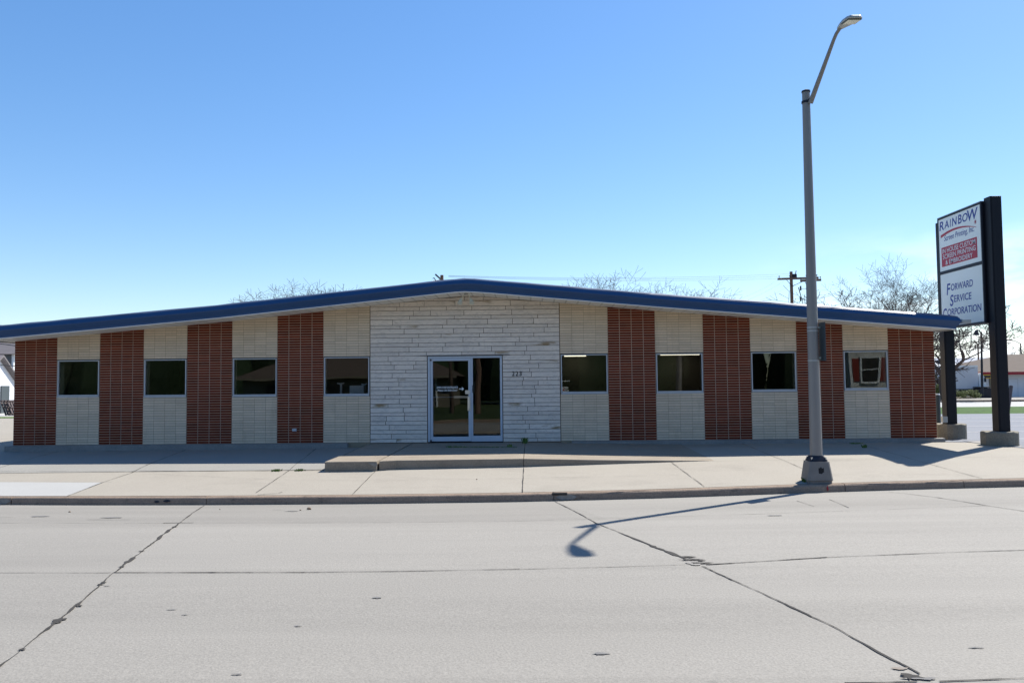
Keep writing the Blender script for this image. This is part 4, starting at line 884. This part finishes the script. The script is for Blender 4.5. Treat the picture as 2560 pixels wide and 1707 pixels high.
def shrub(px, py0, py1, Y, w, lab, mt, seed, group='shrubs by the box truck'):
    rg = random.Random(seed); zb_ = aty(px, py1, Y).z; zt_2 = aty(px, py0, Y).z; x = aty(px, 900, Y).x; t = thing('shrub', (x, Y, zb_), lab, 'shrub', group)
    mb = MB()
    for i in range(7): leafball(mb, (x+rg.uniform(-.5, .5)*w, Y+rg.uniform(-.5, .5), lerp(zb_, zt_2, rg.uniform(.25, .75))), w*.33, .5, (zt_2-zb_)*.33, 260, .07, rg)
    mb.build('foliage', mt, t); mb = MB()
    for i in range(6): mb.tube([(x, Y, zb_-.1), (x+rg.uniform(-.4, .4)*w, Y+rg.uniform(-.3, .3), lerp(zb_, zt_2, .8))], [.03, .008], 4)
    mb.build('stem', M['bark'], t)
shrub(2160, 878, 915, 47, 1.3, 'green shrub at the building corner behind the bollard', M['bush'], 3)
shrub(2213, 890, 915, 53, 2.2, 'low yellow-green shrub in front of the box truck', M['bush'], 4)
sp = MB(); a = aty(2200, 908, 52); sp.add([(aty(2178, 912, 52).x, 51, -.5), (aty(2248, 912, 52).x, 51, -.5), (aty(2244, 912, 52).x, 53.5, -.1), (aty(2210, 905, 52).x, 53.5, .1), (aty(2182, 912, 52).x, 53.5, -.2)], [(0,1,2,3,4)], .5); struct(sp, 'earth_bank', M['tanwall'])

# ------------------------------------------------------------------ utility poles and wires
def upole(px, ytop, Y, lab, arm_px=None, arm_y=None, r=.17, extras=True, armdir=None):
    P = aty(px, ytop, Y); t = thing('utility_pole', (P.x, Y, -.6), lab, 'utility pole', 'wooden utility poles')
    MB().tube([(P.x+.02, Y, -.6), (P.x, Y, P.z)], [r*1.35, r], 10).build('pole', M['wood'], t, smooth=True)
    if arm_px:
        a, b = aty(arm_px[0], arm_y[0], Y-.2), aty(arm_px[1], arm_y[1], Y-.2)
        d = Vector((0, 0, .12)); w = Vector((0, .06, 0)); mb = MB()
        mb.hexa([a-d-w, b-d-w, b-d+w, a-d+w], [a+d-w, b+d-w, b+d+w, a+d+w]); ar = mb.build('crossarm', M['wood'], t)
        mb = MB(); c = aty(px, arm_y[0]+9, Y-.2)
        mb.tube([a.lerp(b, .2), Vector((P.x, Y-.2, c.z-.4))], .03, 4); mb.tube([a.lerp(b, .8), Vector((P.x, Y-.2, c.z-.4))], .03, 4); mb.build('brace', M['dark'], t)
        for u in (.04, .3, .7, .96):
            q = a.lerp(b, u); mb = MB(); mb.tube([q+d, q+Vector((0, 0, .24)), q+Vector((0, 0, .30)), q+Vector((0, 0, .38))], [.03, .03, .09, .05], 7); mb.build('insulator', M['dark'], t)
    return P, t
P1, t1 = upole(1817, 624, 75, 'wooden utility pole with long crossarm, left of the pair beside the street lamp', (1786, 1880), (641, 638))
mb = MB(); mb.box(P1.x+.1, P1.x+.6, 74.8, 75.1, P1.z-.9, P1.z-.3); mb.tube([(P1.x+.5, 75, P1.z-.3), (P1.x+.6, 75, P1.z+.1)], .05, 5); mb.build('cutout_box', M['dark'], t1)
P2, t2 = upole(1854.5, 638, 70, 'wooden utility pole with drop brackets, right of the pair beside the street lamp', (1838, 1886), (645, 643))
mb = MB()
for py in (663, 688):
    q = aty(1839, py, 70); mb.tube([q, (P2.x+.6, 70, q.z)], .03, 4); mb.tube([q+Vector((0, 0, -.2)), q+Vector((0, 0, .3))], .09, 6)
q = aty(1834, 660, 70); q2 = aty(1841, 685, 70); mb.tube([q, q2], .05, 5); mb.build('drop_bracket', M['dark'], t2)
P3, t3 = upole(1015, 632, 62, 'utility pole top with slanting crossarm peeking over the roof ridge', None)
mb = MB(); a = aty(1001, 631, 60); b = aty(1013, 642, 64); mb.hexa([a+Vector(v) for v in ((-.08,0,-.12),(.08,0,-.12),(.08,.1,-.12),(-.08,.1,-.12))]+[], [a+Vector(v) for v in ((-.08,0,.12),(.08,0,.12),(.08,.1,.12),(-.08,.1,.12))]) if 0 else mb.tube([a, b], .11, 4)
mb.tube([b, aty(988, 647, 62)], .03, 4); mb.tube([aty(994, 640, 62), aty(997, 638, 62), aty(1001, 645, 62)], .05, 4); mb.build('crossarm', M['dark'], t3)
def wire(a, b, sag, lab, r=.014, n=24):
    a, b = Vector(a), Vector(b); pts = [a.lerp(b, i/n)-Vector((0, 0, sag*4*(i/n)*(1-i/n))) for i in range(n+1)]
    return tag(MB().tube(pts, r, 4).build('overhead_wire', M['wire']), lab, 'wire', 'overhead wires')
for i, (ya, yb, dx) in enumerate(((627, 633, 0), (632, 634, .2), (637, 636, -.2))):
    wire(aty(1030, yb+dx, 62), aty(1814, ya+2, 75), .35, ['highest wire from the ridge pole to the crossarm pole', 'middle wire from the ridge pole to the crossarm pole', 'lowest long wire from the ridge pole to the crossarm pole'][i], .011)
for i, (a, b) in enumerate((((1788, 642), (1640, 706)), ((1800, 646), (1650, 712)), ((1815, 655), (1670, 714)))):
    wire(aty(*a, 75), aty(*b, 48), .3, ['service wire dropping from the crossarm tip to the roof, topmost', 'service wire dropping to the roof, middle one of three', 'service wire dropping to the roof, lowest of three'][i], .009)
wire(aty(-60, 781, 6), (-9.47, 6, 2.52), .05, 'upper dark service wire entering under the left eave', .014)
wire(aty(-60, 834, 8), (-9.47, 8, 2.05), .05, 'lower dark service wire reaching the left corner of the wall', .014)
wire(aty(-60, 745, 60), aty(60, 746, 60), .05, 'thin wire in the sky at the far left above the roof', .012)
# far street lamps on the right
def slamp(px, ytop, ybase, Y, arm, lab):
    P = aty(px, ytop, Y); b = aty(px+2, ybase, Y); t = thing('street_lamp', (b.x, Y, b.z), lab, 'street lamp')
    MB().tube([b, P], [.11, .07], 8).build('pole', M['dark'], t)
    q = aty(arm[0], arm[1], Y); mb = MB(); mb.tube([P-Vector((0, 0, .1)), P.lerp(q, .5)+Vector((0, 0, .08)), q], .05, 6); mb.build('arm', M['dark'], t)
    mb = MB(); mb.tube([q+Vector((.1, 0, .1)), q, q-Vector((.05, 0, .35 if arm[2] else .06))], [.06, .13, .26 if arm[2] else .12], 8) if arm[2] else mb.tube([q+Vector((.3, 0, 0)), q-Vector((.5, 0, -.02))], [.1, .07], 8); mb.build('luminaire', M['dark'], t)
slamp(2254, 762, 905, 50, (2243, 760, 1), 'thin lamp post with bell lamp seen between the sign posts')
slamp(2344, 788, 840, 95, (2320, 781, 0), 'distant lamp post with long arm near the right edge')
mb = MB(); q = aty(2246, 790, 90); mb.tube([(q.x, 90, -1), q], .10, 6); mb.tube([q+Vector((-.4, 0, -.5)), q+Vector((.4, 0, -.5))], .04, 4); tag(mb.build('utility_pole', M['wood']), 'faint thin pole left of the bell lamp between the sign posts', 'utility pole', 'wooden utility poles')

# ------------------------------------------------------------------ left background
YH = 36.; gzz = -.4
hx1 = aty(31, 850, YH+3).x
hs = thing('grey_house', (hx1-6, YH+4, gzz), 'dark grey sided house with shingle roof behind the white garage at the left edge', 'house')
xr_ = aty(27.5, 850, YH).x; zE = aty(10, 812, YH).z
MB().box(xr_-12, xr_, YH, YH+9, gzz, zE).build('wall', M['clapgrey'], hs); mb = MB(); zr = aty(10, 770, YH+4).z+.6
mb.add([(xr_-12.6, YH-.5, zE-.05), (xr_+.5, YH-.5, zE-.05), (xr_+.5, YH+9.5, zE-.05), (xr_-12.6, YH+9.5, zE-.05), (xr_-12.6, YH+4.5, zr), (xr_+.5, YH+4.5, zr)], [(0,1,5,4), (2,3,4,5), (0,4,3), (1,2,5), (3,2,1,0)], .5); mb.build('roof', M['greyroof'], hs)
MB().box(xr_, xr_+.14, YH-.06, YH+.1, gzz, zE-.06).build('corner_board', M['signwhite'], hs)
# garage with its lit gable turned to the right
gx = aty(0, 885, 30.).x; gy0, gy1 = 27.5, 35.0
ga = thing('white_garage', (gx, 31, gzz), 'bright white garage with sloping roof edge at the left edge of the photo', 'garage')
zA = aty(31, 872, gy1).z; zP = aty(-8, 822, 30).z
def gxx(px, Y): return aty(px, 880, Y).x
A = Vector((gxx(-26, 28), 28, 0)); Bq = Vector((gxx(33, 35), 35, 0)); 
dv = (Bq-A); ln = dv.length; dv.normalize(); nv = Vector((dv.y, -dv.x, 0)); back = -nv*7
def gp(u, z, k=0): q = A+dv*(u*ln)+back*k; return (q.x, q.y, z)
zapex = aty(-8, 820, 30).z; ze = aty(33, 874, 35).z; u_ap = .30
mb = MB(); poly = [gp(0, gzz), gp(1, gzz), gp(1, ze), gp(u_ap, zapex), gp(0, zapex-(zapex-ze)*.3/.7)]
polyb = [gp(0, gzz, 1), gp(1, gzz, 1), gp(1, ze, 1), gp(u_ap, zapex, 1), gp(0, zapex-(zapex-ze)*.3/.7, 1)]
mb.add(poly+polyb, [(0,1,2,3,4), (9,8,7,6,5), (0,5,6,1), (1,6,7,2), (4,3,8,9), (0,4,9,5)], .5); mb.build('wall', M['whitewall'], ga)
mb = MB(); o = .12
for a, b in (((u_ap, zapex), (1.06, ze-.18)), ((u_ap, zapex), (-.04, zapex-(zapex-ze)*.34/.7))):
    p0_, p1_2 = gp(a[0], a[1]+.02, -.05), gp(b[0], b[1]+.02, -.05); q0, q1 = gp(a[0], a[1]+.02, 1.05), gp(b[0], b[1]+.02, 1.05)
    up = lambda t: (t[0], t[1], t[2]+o); mb.hexa([p0_, p1_2, q1, q0], [up(p0_), up(p1_2), up(q1), up(q0)])
mb.build('roof', M['greyroof'], ga)
mb = MB(); u0, u1 = .42, .74
def gq(u, z, k): return gp(u, z, k)
mb.hexa([gq(u0, gzz, -.012), gq(u1, gzz, -.012), gq(u1, gzz, -.002), gq(u0, gzz, -.002)], [gq(u0, aty(8, 886, 32).z, -.012), gq(u1, aty(8, 886, 32).z, -.012), gq(u1, aty(8, 886, 32).z, -.002), gq(u0, aty(8, 886, 32).z, -.002)]); mb.build('door', M['bollard'], ga)
# pallets leaning by the garage
pt = thing('wooden_pallet', (aty(20, 940, 24).x, 24, -.1), 'dark wooden pallets leaning against each other by the white garage', 'pallet')
for k in range(3):
    mb = MB(); x = aty(12+8*k, 940, 24).x
    for i in range(5): mb.hexa([(x+.0+.0*i, 24+.22*i, -.05), (x+.04, 24+.22*i, -.05), (x+.04, 24.12+.22*i, -.05), (x, 24.12+.22*i, -.05)], [(x-.32, 24+.22*i, .78), (x-.28, 24+.22*i, .78), (x-.28, 24.12+.22*i, .78), (x-.32, 24.12+.22*i, .78)])
    for zz in (0, .38, .74): dx = -.39*zz; mb.box(x+dx, x+dx+.07, 24, 25.1, zz, zz+.07)
    mb.build('slats', M['rust'], pt)
struct(grid([-60, -40, -30, -20, -9.8], [20.5, 21.5, 22.4], lambda x, y: LZ(x, y)+.075), 'grass_strip', M['grass'])

# ------------------------------------------------------------------ behind the camera: what the glass mirrors
def ever(x, y, h, r, seed, lab):
    rg = random.Random(seed); t = thing('evergreen_tree', (x, y, -.2), lab, 'tree', 'dark evergreens behind the lawn'); MB().tube([(x, y, -.3), (x, y, h*.8)], [.22, .05], 8).build('trunk', M['bark'], t)
    mb = MB()
    mb.tube([(x+rg.uniform(-.2, .2), y, .1+h*t) for t in (0, .2, .45, .7, .9)], [r*.75, r*.8, r*.68, r*.42, .1], 9)
    for i in range(26):
        z = .4+(h-.6)*i/25; rr = r*(1-.75*(i/25)**1.4); leafball(mb, (x+rg.uniform(-.2, .2), y+rg.uniform(-.2, .2), z), rr, rr, h/22, 150, .16, rg)
    mb.build('crown', M['leafdark'], t)
k = 0
for x in range(-46, 62, 3):
    k += 1; h = random.uniform(8, 11); ever(x+random.uniform(-.5, .5), (-49 if k % 2 else -52)+random.uniform(-.6, .6), h, random.uniform(2.6, 3.2), k, 'evergreen number %s of the dark row across the street' % k)
# white clapboard house with red shutters
YA = -30.; a = mir(1951, 860, YA); ha = thing('white_house', (a.x+5, YA-4, -.2), 'white clapboard house with red shutters across the street', 'house')
MB().box(a.x, a.x+11, YA-8, YA, -.3, 4.2).build('wall', M['clap'], ha); mb = MB(); mb.add([(a.x-.5, YA+.5, 4.1), (a.x+11.5, YA+.5, 4.1), (a.x+11.5, YA-8.5, 4.1), (a.x-.5, YA-8.5, 4.1), (a.x-.5, YA-4, 6.6), (a.x+11.5, YA-4, 6.6)], [(0,1,5,4), (2,3,4,5), (0,4,3), (1,2,5), (3,2,1,0)], .5); mb.build('roof', M['greyroof'], ha)
wl, wr = mir(1981, 850, YA).x, mir(2015, 850, YA).x; wt, wb = mir(2000, 820, YA).z, mir(2000, 876, YA).z
w = MB().box(wl, wr, YA+.005, YA+.06, wb, wt).build('window', M['windowdark'], ha); mb = MB()
for q in ((wl-.12, wl, wb-.1, wt+.15), (wr, wr+.12, wb-.1, wt+.15), (wl, wr, wt, wt+.15), (wl, wr, wb-.12, wb), (wl, wr, (wb+wt)/2-.03, (wb+wt)/2+.03)): mb.box(q[0], q[1], YA+.002, YA+.10, q[2], q[3])
mb.build('window_trim', M['signwhite'], ha)
for q in (wl-.60, wr+.14): MB().box(q, q+.44, YA+.004, YA+.05, wb, wt).build('shutter', M['shutter'], ha)
MB().box(a.x-.02, a.x+.16, YA-.1, YA+.05, -.2, 4.1).build('corner_board', M['signwhite'], ha)
mb = MB()
for i in range(4): mb.box(wl+.3, wr+1.2, YA+.1+.3*i, YA+.4+.3*i, -.2, .85-.22*i)
mb.build('steps', M['plinth'], ha)
# low tan house
YB = -42.; a = mir(556, 866, YB); b = mir(1035, 880, YB); hb = thing('tan_house', ((a.x+b.x)/2, YB-4, -.2), 'low tan house with brown roof and white downspout across the street', 'house')
ez = mir(590, 868, YB).z; MB().box(a.x, b.x, YB-9, YB, -.3, ez).build('wall', M['tanwall'], hb); mb = MB(); rz_ = ez+2.4
mb.add([(a.x-.5, YB+.6, ez), (b.x+.5, YB+.6, ez), (b.x+.5, YB-9.5, ez), (a.x-.5, YB-9.5, ez), (a.x+5, YB-4.5, rz_), (b.x-5, YB-4.5, rz_)], [(0,1,5,4), (1,2,5), (2,3,4,5), (3,0,4), (3,2,1,0)], .5); mb.build('roof', M['brownroof'], hb)
MB().box(a.x-.5, b.x+.5, YB+.6, YB+.68, ez-.12, ez+.04).build('eave_board', M['tanwall'], hb); MB().box(b.x-1.2, b.x-1.08, YB+.01, YB+.12, -.2, ez-.1).build('downspout', M['signwhite'], hb)
for q in (a.x+2, a.x+6.5, b.x-4): MB().box(q, q+1.6, YB+.005, YB+.05, .7, 1.6).build('window', M['windowdark'], hb)
# yard tree, pole and yard sign close behind the camera
q = mir(1037, 900, -27.); bare_tree(61, (q.x, -27., -.2), 9., 'bare yard tree on the lawn across the street', 1., levels=5, first=.38, r=.2)
q = mir(1098, 900, -25.); t = thing('utility_pole', (q.x, -25., -.2), 'wooden pole with meter box on the lawn across the street', 'utility pole', 'wooden utility poles'); MB().tube([(q.x, -25, -.3), (q.x, -25, 8.5)], [.16, .11], 10).build('pole', M['wood'], t); MB().box(q.x-.28, q.x-.14, -24.95, -24.7, 1.0, 1.6).build('meter_box', M['bollard'], t)
YS = -23.5; a = mir(1307, 911, YS); b = mir(1307, 889, YS); ysn = thing('yard_sign', (a.x-.3, YS, -.2), 'white and red yard sign on the lawn across the street', 'sign')
W_ = .62; zr0 = mir(1300, 903, YS).z; zl = mir(1300, 911, YS).z; zh = mir(1300, 888, YS).z
pn = MB().box(a.x-W_, a.x, YS-.02, YS, zr0, zh).build('panel', M['signwhite'], ysn); MB().box(a.x-W_, a.x, YS-.021, YS+.001, zl-.1, zr0-.001).build('red_band', M['signred'], ysn)
MB().box(a.x-W_-.3, a.x-W_-.22, YS-.06, YS+.02, -.3, zh+.5).build('post', M['signwhite'], ysn); MB().box(a.x-W_-.3, a.x+.1, YS-.04, YS+.0, zh+.30, zh+.36).build('arm', M['signwhite'], ysn)
for s, c, u0, u1 in (('N', M['black'], .10, .32), ('A', M['signred'], .36, .58), ('I', M['black'], .62, .68)):
    text(s, 'lettering', c, pn, (a.x-u0*W_, YS+.0, zr0+.12), (-1, 0, 0), (0, 0, 1), (u1-u0)*W_, .17, .002, 0, .02, .001)

# ------------------------------------------------------------------ weeds and grass in the joints
def tuft(px, py, f, w, h, n, lab, seed, name='weed'):
    P = atf(px, py, f); rg = random.Random(seed); mb = MB()
    for i in range(n):
        a = rg.random()*6.28; x = P.x+rg.gauss(0, w*.35); y = P.y+rg.gauss(0, .03); hh = h*rg.uniform(.4, 1); dx, dy = cos(a)*hh*.5, sin(a)*hh*.4; s = rg.uniform(.004, .009); z = f(x, y)
        mb.add([(x-s, y, z-.005), (x+s, y, z-.005), (x+dx*.5+s*1.3, y+dy*.5, z+hh*.65), (x+dx, y+dy, z+hh), (x+dx*.5-s*1.3, y+dy*.5, z+hh*.65)], [(0,1,2,3,4)])
    o = mb.build(name, M['weed']); return tag(o, lab, 'weed', 'weeds in the pavement joints')
tuft(737, 1024, G, .10, .16, 60, 'leafy weed in the joint left of the entrance block', 1)
tuft(1206, 1018, slabz, .06, .17, 60, 'tall weed growing from the joint right of the door', 2)
tuft(1170, 1025, slabz, .08, .06, 30, 'small dry weed at the right end of the grass line', 3)
tuft(632, 1082, G, .14, .05, 40, 'flat green weed in the long joint, left one', 4)
tuft(688, 1081, G, .14, .05, 40, 'flat green weed in the long joint, right one near the block', 5)
tuft(1852, 1106, G, .10, .08, 50, 'yellow-green weed at the left foot of the street lamp base', 6)
tuft(1985, 1028, G, .06, .09, 40, 'small green weed near the plinth right of the street lamp', 7)
tuft(1965, 1019, G, .20, .04, 50, 'low weeds along the plinth right of the street lamp', 8)
rg = random.Random(9); mb = MB()
for i in range(420):
    px = 1028+160*(rg.random()**1.3); P = atf(px, 1027.5, slabz); hh = rg.uniform(.015, .055)*(1.25 if px < 1070 else .8); x = P.x+rg.gauss(0, .02); y = P.y+rg.gauss(0, .015); a = rg.random()*6.28; s = .005
    mb.add([(x-s, y, P.z-.01), (x+s, y, P.z-.01), (x+cos(a)*hh*.6, y+sin(a)*hh*.4, P.z+hh)], [(0,1,2)])
tag(mb.build('grass', M['weed']), 'thin line of grass growing in the step joint before the door', 'grass', kind='stuff')
